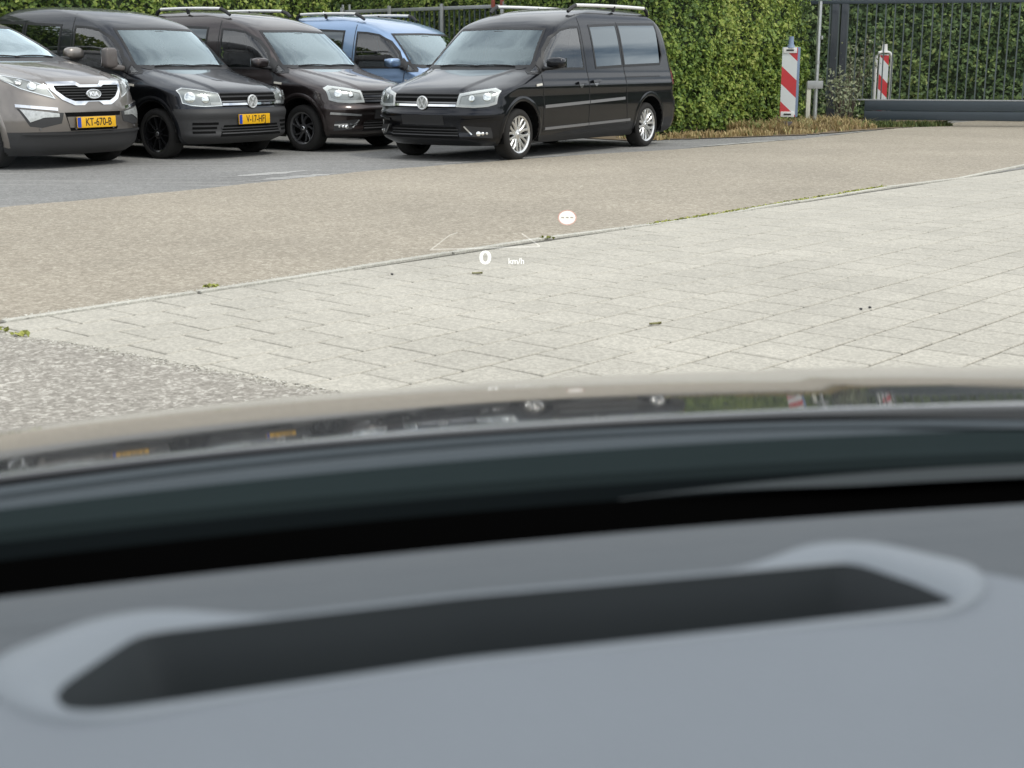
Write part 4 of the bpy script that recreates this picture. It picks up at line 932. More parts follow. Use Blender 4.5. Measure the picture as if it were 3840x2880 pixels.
    strip("bonnet_seam", sh, [(-.44, .742), (.44, .742)], .010, .002, M_SEAL, ob[("bonnet", 0)], None, .004)
    patch("scuttle", sh, [(-.72, 1.028), (0, 1.012), (.72, 1.028)], [(-.64, 1.0), (0, .985), (.64, 1.0)], 24, 2, .004, M_BLACKP, root)
    for y0, y1 in ((.05, -.52), (.55, .02)):
        pa = [Vector(sh.S(y0 + (y1 - y0) * t, 1.02 + .05 * t * (1 - t) + .008, .014)) for t in np.linspace(0, 1, 8)]; mb = MB(); mb.tube(pa, .008, 6); mb.build("wiper", M_SEAL, root, smooth=True)
    # roof rails
    if spec["rails"]:
        xe_ = -3.22 if spec["long"] else -2.62
        for sg in (1, -1):
            rl = empty("roof_rail", (0, 0, 0), 0, root); xs = np.linspace(-1.50, xe_, 14); ztop = 1.762
            pts = [(x, sg * .575, ztop - .008 * ((i - 6.5) / 6.5) ** 2 + .012 * i / 13) for i, x in enumerate(xs)]
            mb = MB(); mb.tube(pts, .021, 12); mb.V = [(a, sg * .575 + (b - sg * .575) * .8, c) for a, b, c in mb.V]; mb.build("rail_bar", M_RAIL, rl, smooth=True)
            for (x0, z0), (x1, z1) in (((-1.34, 1.675), pts[0][0:3:2]), ((xe_ - .12, 1.675), pts[-1][0:3:2]), ((xs[7], 1.70), pts[7][0:3:2])):
                mb = MB(); mb.tube([(x0, sg * .565, z0), ((x0 + x1) / 2, sg * .575, (z0 + z1) / 2 + .012), (x1, sg * .575, z1)], [.020, .026, .024], 8); mb.build("rail_foot", M_BLACKP, rl, smooth=True)
    # rear lamp, aerial, underbody, cabin
    for sg in (1, -1):
        xr = sh.g('xr', 1.1); patch("tail_lamp", sh, [(xr + .075, 1.12), (xr + .02, 1.12)], [(xr + .075, .80), (xr + .02, .80)], 5, 8, .006, M_REDL, root, sg)
    mb = MB(); mb.box(((.62 + xr_axle - .6) / 2, 0, .24), (.62 - xr_axle + .5, 1.16, .07)); mb.build("underbody", M_UNDER, root)
    for wx in (.06, xr_axle): mb = MB(); mb.tube([(wx, -.6, .27), (wx, .6, .27)], .04, 8); mb.build("axle", M_UNDER, root)
    mb = MB(); mb.box((-2.0, 0, .42), (3.2, 1.5, .04)); mb.build("cabin_floor", M_TRIM, root)
    V = []; F = []; ys = np.linspace(-.70, .70, 13); pr = [(-.30, .985), (-.42, 1.0), (-.55, .99), (-.64, .93), (-.64, .70)]
    for y in ys:
        for (x, z) in pr: V.append((x - .06 * y * y, y, z))
    for i in range(12):
        for k in range(4): F.append((i * 5 + k, i * 5 + k + 1, i * 5 + k + 6, i * 5 + k + 5))
    mobj("dashboard", V, F, M_TRIM, root)
    for sg in (1, -1):
        st_ = empty("seat", (-1.12, sg * .37, .45), 0, root)
        mb = MB(); mb.box((.06, 0, .12), (.50, .50, .16)); mb.build("seat_cushion", M_SEATF, st_, bevel=.04)
        mb = MB(); mb.box((-.24, 0, .46), (.13, .48, .62), Matrix.Rotation(-.2, 3, 'Y')); mb.build("backrest", M_SEATF, st_, bevel=.04)
        mb = MB(); mb.box((-.33, 0, .87), (.09, .27, .17), Matrix.Rotation(-.15, 3, 'Y')); mb.build("headrest", M_SEATF, st_, bevel=.03)
    sw = MB(); cen = Vector((-.74, .37, .98)); rot = Matrix.Rotation(R(-28), 3, 'Y')
    sw.tube([cen + rot @ Vector((0, .185 * math.cos(q), .185 * math.sin(q))) for q in np.linspace(0, 2 * math.pi, 29)], .015, 8, False); sw.build("steering_wheel", M_TRIM, root, smooth=True)
    mb = MB(); mb.box((-.70, 0, 1.425), (.02, .15, .04)); mb.build("rear_view_mirror", M_TRIM, root, bevel=.01)
    strip("seat_belt", sh, [(-1.43, 1.40), (-1.42, .95)], .045, -.045, M_SATIN, root, 1); strip("seat_belt", sh, [(-1.43, 1.40), (-1.42, .95)], .045, -.045, M_SATIN, root, -1)
    return root
PAINT_BLACK = paint("paint_black", (.009, .010, .014), 1., .36, coat=.75)
PAINT_CHAR = paint("paint_charcoal", (.020, .023, .030), 1., .40, coat=.85)
PAINT_BROWN = paint("paint_dark_brown", (.048, .037, .036), 1., .42)
PAINT_BLUE = paint("paint_blue", (.26, .375, .56), .9, .42)
PAINT_TAUPE = paint("paint_grey_brown", (.235, .212, .192), .9, .42)
M_BUMPGREY = plain("unpainted_bumper", (.034, .034, .035), .6, var=.15)
M_MIRTAUPE = plain("mirror_cap_taupe", (.10, .086, .08), .45, coat=.3)
build_van(dict(X=-.5475, Y=16.2317, yaw=-2.1643, long=True, folded=-1, paint=PAINT_BLACK, wheel="multi", lamps="led", chrome_bars=[.614], rails=True, bright=True, label="glossy black long van with silver roof rails and bright multi-spoke wheels, no number plate"))
build_van(dict(X=-3.6768, Y=16.593, yaw=-.5962, long=False, folded=1, paint=PAINT_CHAR, bumper=M_BUMPGREY, wheel="ten", lamps="halogen", chrome_bars=[.614], rails=False, plate="V-17-HFJ", tall_mirror=True, mirror=M_MIRTAUPE, strips=False, label="charcoal van with grey unpainted bumper, black wheels and tall brown-grey mirror"))
build_van(dict(X=-2.2084, Y=17.9458, yaw=-.5947, long=False, folded=1, paint=PAINT_BROWN, wheel="twist", lamps="led", chrome_bars=[.614, .672], rails=True, brightfog=True, strips=False, label="dark brown van with two chrome grille bars and silver roof rails"))
build_van(dict(X=-.70, Y=19.85, yaw=-.65, long=False, folded=1, paint=PAINT_BLUE, wheel="five", lamps="halogen", chrome_bars=[.614], rails=True, strips=False, label="light metallic blue van with silver roof rails in front of the fence"))
# ------------------------------------------------------------------ grey-brown SUV
M_FOG = plain('fog_lens', (.50, .51, .50), .25, .5, var=.55, vscale=24)
def build_suv():
    root = empty("suv", (-5.12, 15.09, 0), -.60); setp(root, "grey-brown metallic SUV with chrome-framed grille and yellow plate KT-670-B", "SUV")
    sh = Shell(KIA, KIAR); P = PAINT_TAUPE; WR = .325; arches = [(.11, .34, .405), (-2.52, .34, .405)]
    dwin = [(-.62, 1.12), (-.92, 1.29), (-1.25, 1.42), (-1.60, 1.45), (-1.60, 1.10)]; rwin = [(-1.66, 1.45), (-2.35, 1.44), (-2.75, 1.30), (-2.80, 1.14), (-1.66, 1.10)]
    wsT, wsB = [(-.545, 1.465), (0, 1.477), (.545, 1.465)], [(-.70, 1.128), (0, 1.113), (.70, 1.128)]
    wsH = [(-.02, 1.118), (.69, 1.13), (.535, 1.46), (-.02, 1.47)]
    def cls(x, y, z, sg):
        if z < .387: return "skirt"
        if z < .60 and x > .42: return "front_bumper"
        if .88 < z < 1.115 and x > -.36 and y < np.interp(x, [-.3, .2, .7], [.70, .62, .48]): return "bonnet"
        if z < 1.5 and y > .4 and -1.63 < x < -.42 - max(0, z - 1.0) * 1.2: return "front_door"
        if z > 1.5: return "roof"
        return "body"
    mats = {k: P for k in ("body", "roof", "bonnet", "front_door", "front_bumper")}; mats["skirt"] = M_BUMPGREY
    lv = np.unique(np.round(np.r_[np.arange(.14, .86, .0205), .387, np.arange(.86, 1.13, .0115), np.arange(1.13, 1.52, .0225), np.arange(1.52, 1.613, .006), 1.615], 4))
    ob = body_panels(root, sh, lv, 40, 120, 14, cls, mats, [dwin, rwin], [wsH], arches, ([-.3, .2, .7], [.60, .52, .40], .885, 1.10, .012)); lining(root, sh, [dwin, rwin], [(-.02, 1.11), (.72, 1.125), (.56, 1.475), (-.02, 1.48)], .5, 1.55)
    patch("windscreen", sh, wsT, wsB, 30, 10, .002, M_WSCREEN, root, skirt=0); ring("windscreen_seal", sh, densify(wsB, .1, False) + densify(wsT[::-1], .1, False), .016, .012, .004, M_SEAL, root)
    patch("scuttle", sh, [(-.68, 1.118), (0, 1.106), (.68, 1.118)], [(-.62, 1.092), (0, 1.082), (.62, 1.092)], 24, 2, .004, M_BLACKP, root)
    for y0, y1 in ((.05, -.50), (.52, .0)):
        pa = [Vector(sh.S(y0 + (y1 - y0) * t, 1.128 + .06 * t * (1 - t), .014)) for t in np.linspace(0, 1, 8)]; mb = MB(); mb.tube(pa, .009, 6); mb.build("wiper", M_SEAL, root, smooth=True)
    for sg in (1, -1):
        fd_ = ob.get(("front_door", sg)); bd = ob[("body", 0)]; s_ = sg
        patch("window", sh, dwin[:-1], [(-.62, 1.115), (-1.60, 1.098)], 20, 8, .001, M_GLASS, fd_, sg, skirt=0); ring("window_frame", sh, dwin, .016, .012, .004, M_SEAL, fd_, sg)
        patch("rear_side_window", sh, rwin[:3], [rwin[4], rwin[3]], 20, 8, .001, M_TINT, bd, sg, skirt=0); ring("window_frame", sh, rwin, .016, .012, .004, M_SEAL, bd, sg)
        for line in ([(-.44, 1.0), (-.45, .42)], [(-1.63, 1.48), (-1.63, .42)]): strip("door_seam", sh, line, .010, .002, M_SEAL, fd_, sg, .004)
        for (cx, cz, r) in arches:
            q = np.linspace(-.25, math.pi + .25, 34); Va = []; Fa = []
            for a in q:
                for rr_, of in ((r - .016, .0), (r - .01, .010), (r + .035, .012), (r + .05, .0)): Va.append(sh.S((cx + rr_ * math.cos(a), sg), max(cz + rr_ * math.sin(a), .15), of, True))
            for i in range(len(q) - 1):
                for k in range(3): Fa.append((i * 4 + k, i * 4 + k + 1, i * 4 + k + 5, i * 4 + k + 4))
            o = mobj("arch_lip", Va, Fa, P, root); bm = bmesh.new(); bm.from_mesh(o.data); bmesh.ops.recalc_face_normals(bm, faces=bm.faces); bm.to_mesh(o.data); bm.free()
            Va = []; Fa = []
            for a in q:
                for y_ in (.86, .42): Va.append((cx + (r - .01) * math.cos(a), sg * y_, max(cz + (r - .01) * math.sin(a), .14)))
            for i in range(len(q) - 1): Fa.append((i * 2, i * 2 + 1, i * 2 + 3, i * 2 + 2))
            b_ = len(Va); Va.append((cx, sg * .42, .2)); Fa += [(b_, i * 2 + 1, i * 2 + 3) for i in range(len(q) - 1)]; mobj("arch_liner", Va, Fa, M_UNDER, root, False)
        for wx in (.11, -2.52): wheel(root, wx, sg, WR - .004, "five", WR, .225, .22)
        mr = empty("door_mirror", (-.62, sg * .955, 1.17), 0, root); ellip("mirror_housing", (0, sg * .03, .01), (.08, .12, .075), P, mr, (0, 0, 0), 2.8); ellip("mirror_foot", (.0, sg * -.07, -.045), (.05, .10, .028), M_BLACKP, mr)
        # headlamp
        hl = empty("headlight", (0, 0, 0), 0, root)
        T = [(.485 * s_, .845), (.66 * s_, .918), (.77 * s_, .950), (.885 * s_, .955)]; B = [(.428 * s_, .715), (.565 * s_, .757), (.745 * s_, .818), (.86 * s_, .885)]
        patch("lamp_base", sh, T, B, 20, 6, .003, M_LAMPIN, hl); ring("lamp_edge", sh, B + T[::-1], .010, .0, .008, M_CHROME, hl)
        for a_, z_, r_, mt in ((.62, .845, .050, M_LAMPREF), (.735, .878, .040, M_LAMPREF)):
            c = sh.S(a_ * s_, z_, .004); n = sh.S(a_ * s_, z_, .03) - c; n /= np.linalg.norm(n); mb = MB(); mb.tube([c, c + n * .012, c + n * .02], [r_, r_, r_ * .6], 20); mb.build("reflector_bowl", mt, hl, smooth=True)
        patch("side_reflector", sh, [(.79 * s_, .940), (.865 * s_, .945)], [(.78 * s_, .865), (.845 * s_, .892)], 4, 4, .010, M_DRL, hl); patch("lens", sh, T, B, 20, 6, .026, M_LENS, hl, skirt=0)
        # bright bar over the front fog lamp
        strip("fog_bar", sh, [(.43 * s_, .610), (.64 * s_, .630), (.835 * s_, .650)], .030, .018, M_CHROME, root, None, .018)
        fr = patch("fog_recess", sh, [(.37 * s_, .575), (.56 * s_, .592), (.83 * s_, .625)], [(.40 * s_, .470), (.60 * s_, .430), (.72 * s_, .445)], 16, 5, .004, M_BUMPGREY, root)
        patch("fog_lamp", sh, [(.42 * s_, .570), (.565 * s_, .590), (.80 * s_, .617)], [(.42 * s_, .535), (.575 * s_, .533), (.715 * s_, .487)], 16, 5, .010, M_FOG, fr)
        rl = MB(); xs = np.linspace(-1.42, -2.7, 14); rl.tube([(x, sg * .56, 1.605 - .05 * ((i - 6.5) / 6.5) ** 4) for i, x in enumerate(xs)], .02, 8); rl.build("roof_rail", M_SATIN, root, smooth=True)
    # grille with bright frame
    gT = [(-.475, .880), (-.165, .886), (-.11, .852), (.11, .852), (.165, .886), (.475, .880)]; gB = [(-.452, .80), (-.36, .705), (-.235, .648), (-.12, .648), (-.07, .682), (.07, .682), (.12, .648), (.235, .648), (.36, .705), (.452, .80)]
    g_ = patch("grille_frame", sh, gT, gB, 60, 6, .010, M_CHROME, root)
    iT = [(-.412, .843), (-.175, .846), (-.122, .815), (.122, .815), (.175, .846), (.412, .843)]; iB = [(-.398, .80), (-.315, .728), (-.225, .690), (-.10, .690), (.10, .690), (.225, .690), (.315, .728), (.398, .80)]
    gi = patch("grille", sh, iT, iB, 50, 6, .014, M_UNDER, root)
    for k, zz in enumerate((.715, .742, .77, .797, .822)):
        hw = (.28, .32, .35, .385, .39)[k]; strip("slat", sh, [(-hw, zz), (hw, zz)], .006, .020, M_BUMPGREY, gi)
    bc = sh.S(0, .752, .028); bd_ = empty("badge", tuple(bc), 0, root); bd_.rotation_euler = (0, -.12, 0)
    def oval(a, b, x0, x1, mat, nm, tube=None):
        q = np.linspace(0, 2 * math.pi, 41); mb = MB()
        if tube: mb.tube([(x1, a * math.cos(t), b * math.sin(t)) for t in q], tube, 8, False)
        else: V = [(x0, a * math.cos(t), b * math.sin(t)) for t in q[:-1]] + [(x1, a * math.cos(t), b * math.sin(t)) for t in q[:-1]]; mb.add(V, [(i, (i + 1) % 40, 40 + (i + 1) % 40, 40 + i) for i in range(40)] + [tuple(range(40, 80))])
        mb.build(nm, mat, bd_, smooth=True)
    oval(.088, .044, -.02, .004, M_LAMPIN, "badge_disc"); oval(.088, .044, 0, .006, M_CHROME, "badge_ring", .007)
    me = text_mesh("KIA", .062, .002, bold=.0015, sx=1.15); me.transform(FRONT); me.transform(Matrix.Translation((.008, 0, 0))); obj("badge_letters", me, M_CHROME, bd_)
    patch("lower_intake", sh, [(-.36, .578), (.36, .578)], [(-.30, .392), (.30, .392)], 24, 5, .003, M_UNDER, root)
    patch("intake_bridge", sh, [(-.34, .535), (.34, .535)], [(-.31, .425), (.31, .425)], 24, 4, .008, P, root)
    plate(root, sh.S(0, .475, .018)[0], .475, "KT-670-B", .50, .112)
    strip("skirt_lip", sh, [(-.80, .372), (-.35, .365), (.35, .365), (.80, .372)], .018, .014, M_BUMPGREY, root)
    for a_ in (-.62, -.24, .24, .62): c = sh.S(a_, .415, .002); mb = MB(); mb.tube([c, c + np.array([.006, 0, 0])], .012, 10); mb.build("parking_sensor", M_ALLOYD, root)
    mb = MB(); mb.box((-1.3, 0, .26), (3.7, 1.2, .1)); mb.build("underbody", M_UNDER, root)
    mb = MB(); mb.box((-1.6, 0, .5), (2.6, 1.5, .04)); mb.build("cabin_floor", M_TRIM, root)
    V = []; F = []; pr = [(-.42, 1.07), (-.60, 1.085), (-.75, 1.05), (-.80, .8)]
    for y in np.linspace(-.70, .70, 11):
        for (x, z) in pr: V.append((x - .06 * y * y, y, z))
    for i in range(10):
        for k in range(3): F.append((i * 4 + k, i * 4 + k + 1, i * 4 + k + 5, i * 4 + k + 4))
    mobj("dashboard", V, F, M_TRIM, root)
    for sg in (1, -1):
        st_ = empty("seat", (-1.35, sg * .38, .5), 0, root)
        for nm, c, d, a in (("seat_cushion", (.06, 0, .12), (.5, .5, .16), 0), ("backrest", (-.24, 0, .44), (.13, .48, .58), -.22), ("headrest", (-.34, 0, .83), (.09, .26, .16), -.15)): mb = MB(); mb.box(c, d, Matrix.Rotation(a, 3, 'Y')); mb.build(nm, M_SEATF, st_, bevel=.03)
    sw = MB(); cen = Vector((-.92, .38, 1.02)); rot = Matrix.Rotation(R(-25), 3, 'Y'); sw.tube([cen + rot @ Vector((0, .18 * math.cos(q), .18 * math.sin(q))) for q in np.linspace(0, 2 * math.pi, 29)], .015, 8, False); sw.build("steering_wheel", M_TRIM, root, smooth=True)
build_suv()

# ------------------------------------------------------------------ the car we sit in: bonnet, scuttle, windscreen, dashboard
EGO = R(14.0); E1 = np.array([math.cos(EGO), math.sin(EGO)]); E2 = np.array([-math.sin(EGO), math.cos(EGO)])
ego = empty("own_car", (0, 0, 0), EGO); setp(ego, "the car we look out of: black bonnet, windscreen and blue-grey dashboard with long slot", "car")
M_EGOPAINT = paint("own_car_black_paint", (.005, .0055, .0065), .0, .5, coat=1.0)
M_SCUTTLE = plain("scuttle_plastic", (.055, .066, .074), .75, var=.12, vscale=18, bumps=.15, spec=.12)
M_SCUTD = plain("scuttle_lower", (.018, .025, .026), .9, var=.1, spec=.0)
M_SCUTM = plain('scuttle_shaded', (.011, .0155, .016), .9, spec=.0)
M_SCUTE = plain('scuttle_deep_shade', (.0045, .006, .0065), .9, spec=.0)  # shade at the foot of the scuttle put into darker base colours
M_EDGE = plain('glass_edge_rubber', (.034, .040, .042), .8, spec=.1)
M_FRIT = plain("black_ceramic_band", (.0012, .0012, .0012), .9, spec=.0)
M_DASHF = plain("dash_pad_far_shade", (.060, .069, .077), .62, var=.06, vscale=40, bumps=.25, spec=.45)  # same pad as the near one; dimmer reflection painted into its colour
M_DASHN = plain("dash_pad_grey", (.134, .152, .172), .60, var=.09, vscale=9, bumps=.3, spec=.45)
M_DASHR = plain("display_rim_grey", (.150, .171, .192), .5, var=.04, vscale=40, spec=.5)
M_WELL = plain("display_well_black", (.020, .025, .028), .55, var=.1)
LAT = np.linspace(-.62, 1.16, 180)
def poly_f(c, la):
    """plan curve of one edge; outside the middle all edges share the same bow"""
    cl = np.clip(la, -.16, .64); return c[0] * cl * cl + c[1] * cl + c[2] - .30 * ((la - .25) ** 2 - (cl - .25) ** 2)
def tilt(la): l = la - .25; return .0214 * l - .028 * l * l
def rows_mesh(name, rows, mat, parent=ego, lat=LAT, smooth=True, sharp=40):
    """rows of (edge curve, forward shift, height, follows bonnet tilt) swept across the car"""
    V = []; F = []; n = len(lat)
    for (c, df, z, tl_) in rows:
        for la in lat: V.append((la, poly_f(c, la) + df, z + (tilt(la) if tl_ else 0)))
    for j in range(len(rows) - 1):
        for i in range(n - 1): F.append((j * n + i, j * n + i + 1, (j + 1) * n + i + 1, (j + 1) * n + i))
    o = mobj(name, V, F, mat, parent, smooth); o.data.set_sharp_from_angle(angle=R(sharp)); return o
C_REAR, C_S1, C_G0, C_G1, C_BASE, C_BLK, C_DASH = (-.375, .039, .9384), (-.2849, .0435, .9047), (-.3275, .0663, .8851), (-.3044, .0623, .8745), (-.1615, .0208, .8514), (-.1198, -.0175, .7639), (-.1696, .0709, .6109)
def bonnet_z(la, f):
    l = la - .25; s = f - .91; z = .833 - .1339 * s - .0662 * s * s - .0146 * s ** 3 + .0214 * l - .0279 * l * l - .0074 * l * s - .0782 * l * l * min(s, .6)
    e = min(1, max(0, (la - (.53 + .30 * (f - 1.05)) ) / .03)); z += .0013 * e * e * (3 - 2 * e) * min(1, max(0, (f - .95) / .15))
    return z - .55 * max(0, s - .50) ** 2 - 1.2 * max(0, abs(l - .12) - .62) ** 2
V = []; F = []; nb = len(LAT); js = np.r_[-.004, 0.0, .004, .010, np.arange(.03, 1.12, .02)]
for j, s in enumerate(js):
    for la in LAT:
        f0 = poly_f(C_REAR, la); f = f0 + s * (2.0 - f0) / 1.12; V.append((la, f, bonnet_z(la, f) - (.025 if j == 0 else .003 if j == 1 else .0007 if j == 2 else 0)))
for j in range(len(js) - 1):
    for i in range(nb - 1): F.append((j * nb + i, j * nb + i + 1, (j + 1) * nb + i + 1, (j + 1) * nb + i))
bn = mobj("bonnet", V, F, M_EGOPAINT, ego); bn.data.set_sharp_from_angle(angle=R(35))
last = V[-nb:]
mobj("nose_panel", last + [(x, y + .04, z - .10) for x, y, z in last] + [(x, y + .05, .22) for x, y, z in last], [(k * nb + i, k * nb + i + 1, (k + 1) * nb + i + 1, (k + 1) * nb + i) for k in range(2) for i in range(nb - 1)], M_EGOPAINT, ego)
for i in (0, nb - 1):
    sx = math.copysign(.02, LAT[i] - .25); W_ = []
    for j in range(2, len(js)): x, y, z = V[j * nb + i]; W_ += [(x, y, z - .0015), (x + sx, y, z - .05), (x + sx, y, .3)]
    m_ = len(W_) // 3; mobj("front_wing", W_, [(k * 3 + q, k * 3 + q + 1, k * 3 + q + 4, k * 3 + q + 3) for k in range(m_ - 1) for q in range(2)], M_EGOPAINT, ego)
# scuttle: ribbed plastic trim and rubber between bonnet and glass
rows_mesh("bonnet_rubber", [(C_REAR, -.004, .79, True), (C_REAR, -.005, .805, True), (C_S1, .010, .812, True), (C_S1, .003, .806, True), (C_S1, .001, .79, True)], M_SEAL)
rows_mesh("scuttle_panel", [(C_S1, .001, .806, True), (C_S1, 0., .830, True), (C_S1, -.003, .8335, True), (C_G0, .004, .8350, True), (C_G0, .001, .8340, True), (C_G0, 0., .828, True)], M_SCUTTLE)
rows_mesh("scuttle_groove", [(C_G0, 0., .828, True), (C_G0, -.001, .812, True), (C_G1, .001, .812, True), (C_G1, 0., .827, True)], M_SEAL)
rows_mesh("scuttle_panel", [(C_G1, 0., .827, True), (C_G1, -.001, .8325, True), (C_G1, -.006, .8350, True), (C_BASE, .004, .8342, True), (C_BASE, 0., .8325, True)], M_SCUTTLE)
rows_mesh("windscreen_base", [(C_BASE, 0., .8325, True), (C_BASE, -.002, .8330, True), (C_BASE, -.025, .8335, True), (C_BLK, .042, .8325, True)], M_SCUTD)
rows_mesh("windscreen_base", [(C_BLK, .042, .8325, True), (C_BLK, .022, .8315, True)], M_SCUTM)  # painted shade: base steps darker from here down to the black band
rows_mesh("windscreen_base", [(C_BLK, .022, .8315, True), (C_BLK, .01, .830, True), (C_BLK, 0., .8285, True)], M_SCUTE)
C_U, C_L = (-.4137, .3015, .6884), (-.2382, .0995, .7205)
V = []; lt = np.linspace(.25, 1.1, 80)
for la in lt:
    fu, fl = poly_f(C_U, la), poly_f(C_L, la); w_ = min(1, max(0, (la - .25) / .16)); fl = fu - (fu - fl) * w_ * w_ * (3 - 2 * w_); V += [(la, fu, .8340 + tilt(la)), (la, fl - .0004, .8335 + tilt(la))]
mobj("glass_edge_strip", V, [(2 * i, 2 * i + 1, 2 * i + 3, 2 * i + 2) for i in range(79)], M_EDGE, ego)
rows_mesh("black_band", [(C_BLK, 0., .8285, True), (C_BLK, -.012, .826, True), (C_BLK, -.05, .810, True), (C_DASH, .03, .785, False), (C_DASH, .004, .80, False), (C_DASH, .002, .842, False)], M_FRIT)
# windscreen glass: a raked, gently curved pane
gl = [((-.20, .06, .775 - .80 * t), 0., .834 + .47 * t + .03 * t * (1 - t), True) for t in np.linspace(0, 1, 16)]
M_OWNGLASS = glassmat("own_windscreen_glass", (.965, .98, .972), 1.38, .17)
rows_mesh("windscreen", gl, M_OWNGLASS)
# dashboard: far pad coloured darker for its weaker sky reflection, near pad with the long slot
DC = .21
def dash_z(lat, f): 
    """near pad rises gently to the slot, far pad falls away to the glass"""
    fr = f + .17 * (lat - DC) ** 2
    return np.interp(fr, [-.05, .10, .25, .37, .43, .47, .50, .545, .57, .6183], [.66, .76, .808, .842, .8555, .8625, .867, .8695, .8685, .857])
# slot outline on the pad (own-car lateral, forward), counter-clockwise from the near left corner
def to_ego(p): return (p[0] * E1[0] + p[1] * E1[1], p[0] * E2[0] + p[1] * E2[1])
slot = [to_ego(p) for p in ((-.155, .4405), (-.0189, .4868), (.193, .5415), (.1535, .582), (-.0207, .5406), (-.1475, .5015), (-.168, .4515))]
def rim_pts(d): return offset_poly(slot, d)
def smooth_loop(P, n=168, r=2):
    D = np.array(densify([tuple(p) for p in P], .006)); 
    for _ in range(r): D = (np.roll(D, 1, 0) + 2 * D + np.roll(D, -1, 0)) / 4
    L = np.r_[0, np.cumsum(np.linalg.norm(np.diff(np.vstack([D, D[:1]]), axis=0), axis=1))]; t = np.linspace(0, L[-1], n, endpoint=False); Dc = np.vstack([D, D[:1]])
    return np.c_[np.interp(t, L, Dc[:, 0]), np.interp(t, L, Dc[:, 1])]
inner = smooth_loop(slot, r=2)
# the rim is broad at both ends of the slot and narrow along its length
cx = inner[:, 0].mean(); hx = (inner[:, 0].max() - inner[:, 0].min()) / 2
endw = np.clip((np.abs(inner[:, 0] - cx) / hx - .55) / .45, 0, 1)
nrm = offset_poly([tuple(p) for p in inner], .01) - inner; nrm /= np.linalg.norm(nrm, axis=1)[:, None] + 1e-9
outer = inner + nrm * (.0007 + .0018 * (nrm[:, 1] < 0) + .046 * endw ** 1.3 * np.clip(.55 + .6 * nrm[:, 1], .10, 1))[:, None]
for _ in range(4): outer = (np.roll(outer, 1, 0) + 2 * outer + np.roll(outer, -1, 0)) / 4
n = len(inner); zi = np.array([dash_z(a, b) for a, b in inner]); zo = np.array([dash_z(a, b) for a, b in outer]); mid_ = inner + (outer - inner) * .45; zm = np.array([dash_z(a, b) for a, b in mid_]) + .0030 * endw
V = [(p[0], p[1], z - .001) for p, z in zip(outer, zo)] + [(p[0], p[1], z + .0003 + .001 * e) for p, z, e in zip(outer + (inner - outer) * .08, zo, endw)] + [(p[0], p[1], z) for p, z in zip(mid_, zm)] + [(p[0], p[1], z + .0005) for p, z in zip(inner, zi)] + [(p[0], p[1], z - .0006) for p, z in zip(inner - nrm * .0008, zi)]
F = [(k * n + i, k * n + (i + 1) % n, (k + 1) * n + (i + 1) % n, (k + 1) * n + i) for k in range(4) for i in range(n)]
dash = empty("dashboard", (0, 0, 0), 0, ego)
rim = mobj("slot_rim", V, F, M_DASHR, dash); bm = bmesh.new(); bm.from_mesh(rim.data); bmesh.ops.recalc_face_normals(bm, faces=bm.faces); bm.to_mesh(rim.data); bm.free()
# well under the slot
wl = inner - nrm * .001; c_ = wl.mean(0); low = c_ + (wl - c_) * np.array([.90, .90])
V = [(p[0], p[1], z - .0008) for p, z in zip(wl, zi)] + [(p[0], p[1], .80) for p in low]; F = [(i, (i + 1) % n, n + (i + 1) % n, n + i) for i in range(n)] + [tuple(range(n, 2 * n))]
mobj("slot_well", V, F, M_WELL, dash, smooth=False)
# pad surface: loops that spread from the rim of the slot out to the edges of the dashboard
def edge_f(la, fr): return fr - .17 * (la - DC) ** 2
rect = [(-.62, edge_f(-.62, -.05)), (1.0, edge_f(1.0, -.05)), (1.0, edge_f(1.0, .6183)), (-.62, edge_f(-.62, .6183))]
corner = [int(np.argmin(np.linalg.norm(inner - np.array(slot[k]), axis=1))) for k in (0, 2, 3, 5)]
target = np.zeros_like(inner)
for q in range(4):
    i0, i1 = corner[q], corner[(q + 1) % 4]; m = (i1 - i0) % n or n; a, b = rect[q], rect[(q + 1) % 4]
    for k in range(m):
        t = k / m; la = a[0] + (b[0] - a[0]) * t
        f = edge_f(la, -.05) if q == 0 else edge_f(la, .6183) if q == 2 else a[1] + (b[1] - a[1]) * t
        target[(i0 + k) % n] = (la, f)
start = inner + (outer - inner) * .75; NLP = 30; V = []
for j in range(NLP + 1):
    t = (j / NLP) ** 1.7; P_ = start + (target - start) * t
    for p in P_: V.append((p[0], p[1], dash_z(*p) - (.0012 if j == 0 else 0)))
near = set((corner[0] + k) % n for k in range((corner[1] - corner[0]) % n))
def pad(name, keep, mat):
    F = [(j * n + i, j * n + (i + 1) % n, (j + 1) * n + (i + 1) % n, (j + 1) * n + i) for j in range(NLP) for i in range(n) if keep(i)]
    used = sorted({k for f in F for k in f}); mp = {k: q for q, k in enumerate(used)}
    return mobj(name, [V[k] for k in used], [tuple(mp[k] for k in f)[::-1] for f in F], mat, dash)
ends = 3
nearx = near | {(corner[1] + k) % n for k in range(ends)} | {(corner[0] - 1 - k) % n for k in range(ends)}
pad("near_pad", lambda i: i in nearx, M_DASHN); pad("far_pad", lambda i: i not in nearx, M_DASHF)

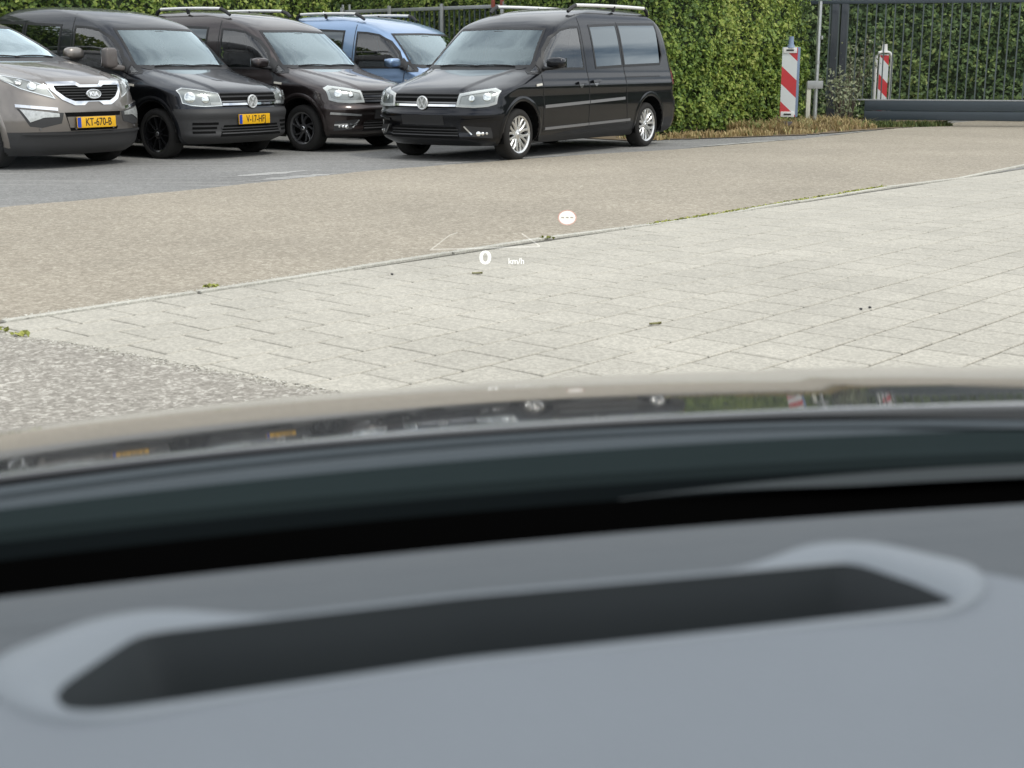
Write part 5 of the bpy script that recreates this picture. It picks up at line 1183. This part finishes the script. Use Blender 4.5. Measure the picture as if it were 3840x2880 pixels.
# ------------------------------------------------------------------ head-up display: virtual image floating ahead of the windscreen
def emis(name, col, s):
    m, t, o = newmat(name); e = N(t, "ShaderNodeEmission"); e.inputs[0].default_value = (*col, 1); e.inputs[1].default_value = s
    tr = N(t, "ShaderNodeBsdfTransparent"); a = N(t, "ShaderNodeAddShader"); t.links.new(e.outputs[0], a.inputs[0]); t.links.new(tr.outputs[0], a.inputs[1]); t.links.new(a.outputs[0], o.inputs[0]); return m
M_HUD = emis("display_light_white", (1, 1, 1), .62); M_HUDL = emis("display_light_faint", (1, 1, .97), .22); M_HUDR = emis("display_light_red", (1., .12, .08), .30); M_HUDD = emis("display_light_dark", (.25, .3, .4), .02)
HD = 6.5
hud = empty("head_up_display", (0, HD * math.cos(PITCH), CAM_H - HD * math.sin(PITCH))); hud.rotation_euler = (math.pi / 2 - PITCH, 0, 0)
setp(hud, "white head-up display reading 0 km/h with lane outline and round sign seen in windscreen", "display")
px = lambda u, v: ((u - 1920) / 5120 * HD, (1440 - v) / 5120 * HD)
def hud_text(nm, txt, u, v, h, mat, sx=1., bold=0.):
    me = text_mesh(txt, h / 5120 * HD, 0., bold=bold, sx=sx); x, y = px(u, v); return obj(nm, me, mat, hud, (x, y, 0))
hud_text("speed_digit", "0", 1820, 968, 70, M_HUD, 1.32, .0020); hud_text("unit_lettering", "km/h", 1936, 980, 31, M_HUD, .98, .0006)
def hud_line(nm, pts, w, mat):
    V = []; F = []
    for i, (u, v) in enumerate(pts):
        a = np.array(pts[max(i - 1, 0)], float); b = np.array(pts[min(i + 1, len(pts) - 1)], float); d = b - a; d /= np.linalg.norm(d); nn = np.array([-d[1], d[0]]); ww = w * (1 if i == 0 or len(pts) == 2 else .6)
        for s_ in (-.5, .5): x, y = px(u + nn[0] * ww * s_, v + nn[1] * ww * s_); V.append((x, y, 0))
    for i in range(len(pts) - 1): F.append((2 * i, 2 * i + 1, 2 * i + 3, 2 * i + 2))
    mobj(nm, V, F, mat, hud, False)
hud_line("lane_line", [(1612, 936), (2026, 924)], 5.0, M_HUDL); hud_line("lane_line", [(1618, 934), (1686, 882), (1716, 872)], 5.0, M_HUDL); hud_line("lane_line", [(2024, 922), (1957, 876)], 5.0, M_HUDL)
def hud_disc(nm, u, v, a, b, mat, r0=0., z=0.):
    q = np.linspace(0, 2 * math.pi, 41)[:-1]; V = []; F = []
    for t in q: V.append((*px(u + a * math.cos(t), v + b * math.sin(t)), z))
    if r0:
        for t in q: V.append((*px(u + a * r0 * math.cos(t), v + b * r0 * math.sin(t)), z))
        F = [(i, (i + 1) % 40, 40 + (i + 1) % 40, 40 + i) for i in range(40)]
    else: F = [tuple(range(40))]
    mobj(nm, V, F, mat, hud, False)
def hud_sign(u, v, a, b):
    """lit sign face with three dashes left dark"""
    xs = [-1.0, -.74, -.36, -.18, .18, .36, .74, 1.0]; V = []; F = []
    def quad(x0, x1, lo, hi):
        m = 6; b0 = len(V)
        for k in range(m + 1):
            x = x0 + (x1 - x0) * k / m; e = math.sqrt(max(0, 1 - x * x)); V.append((*px(u + a * x, v + b * max(-e, min(e, lo))), 0)); V.append((*px(u + a * x, v + b * max(-e, min(e, hi))), 0))
        for k in range(m): F.append((b0 + 2 * k, b0 + 2 * k + 1, b0 + 2 * k + 3, b0 + 2 * k + 2))
    for k in range(7):
        if k in (1, 3, 5): quad(xs[k], xs[k + 1], -1, -.10); quad(xs[k], xs[k + 1], .10, 1)
        else: quad(xs[k], xs[k + 1], -1, 1)
    mobj("sign_face", V, F, M_HUD, hud, False)
hud_sign(2127, 816, 31, 25); hud_disc("sign_rim", 2127, 816, 35, 28.5, M_HUDR, .89)
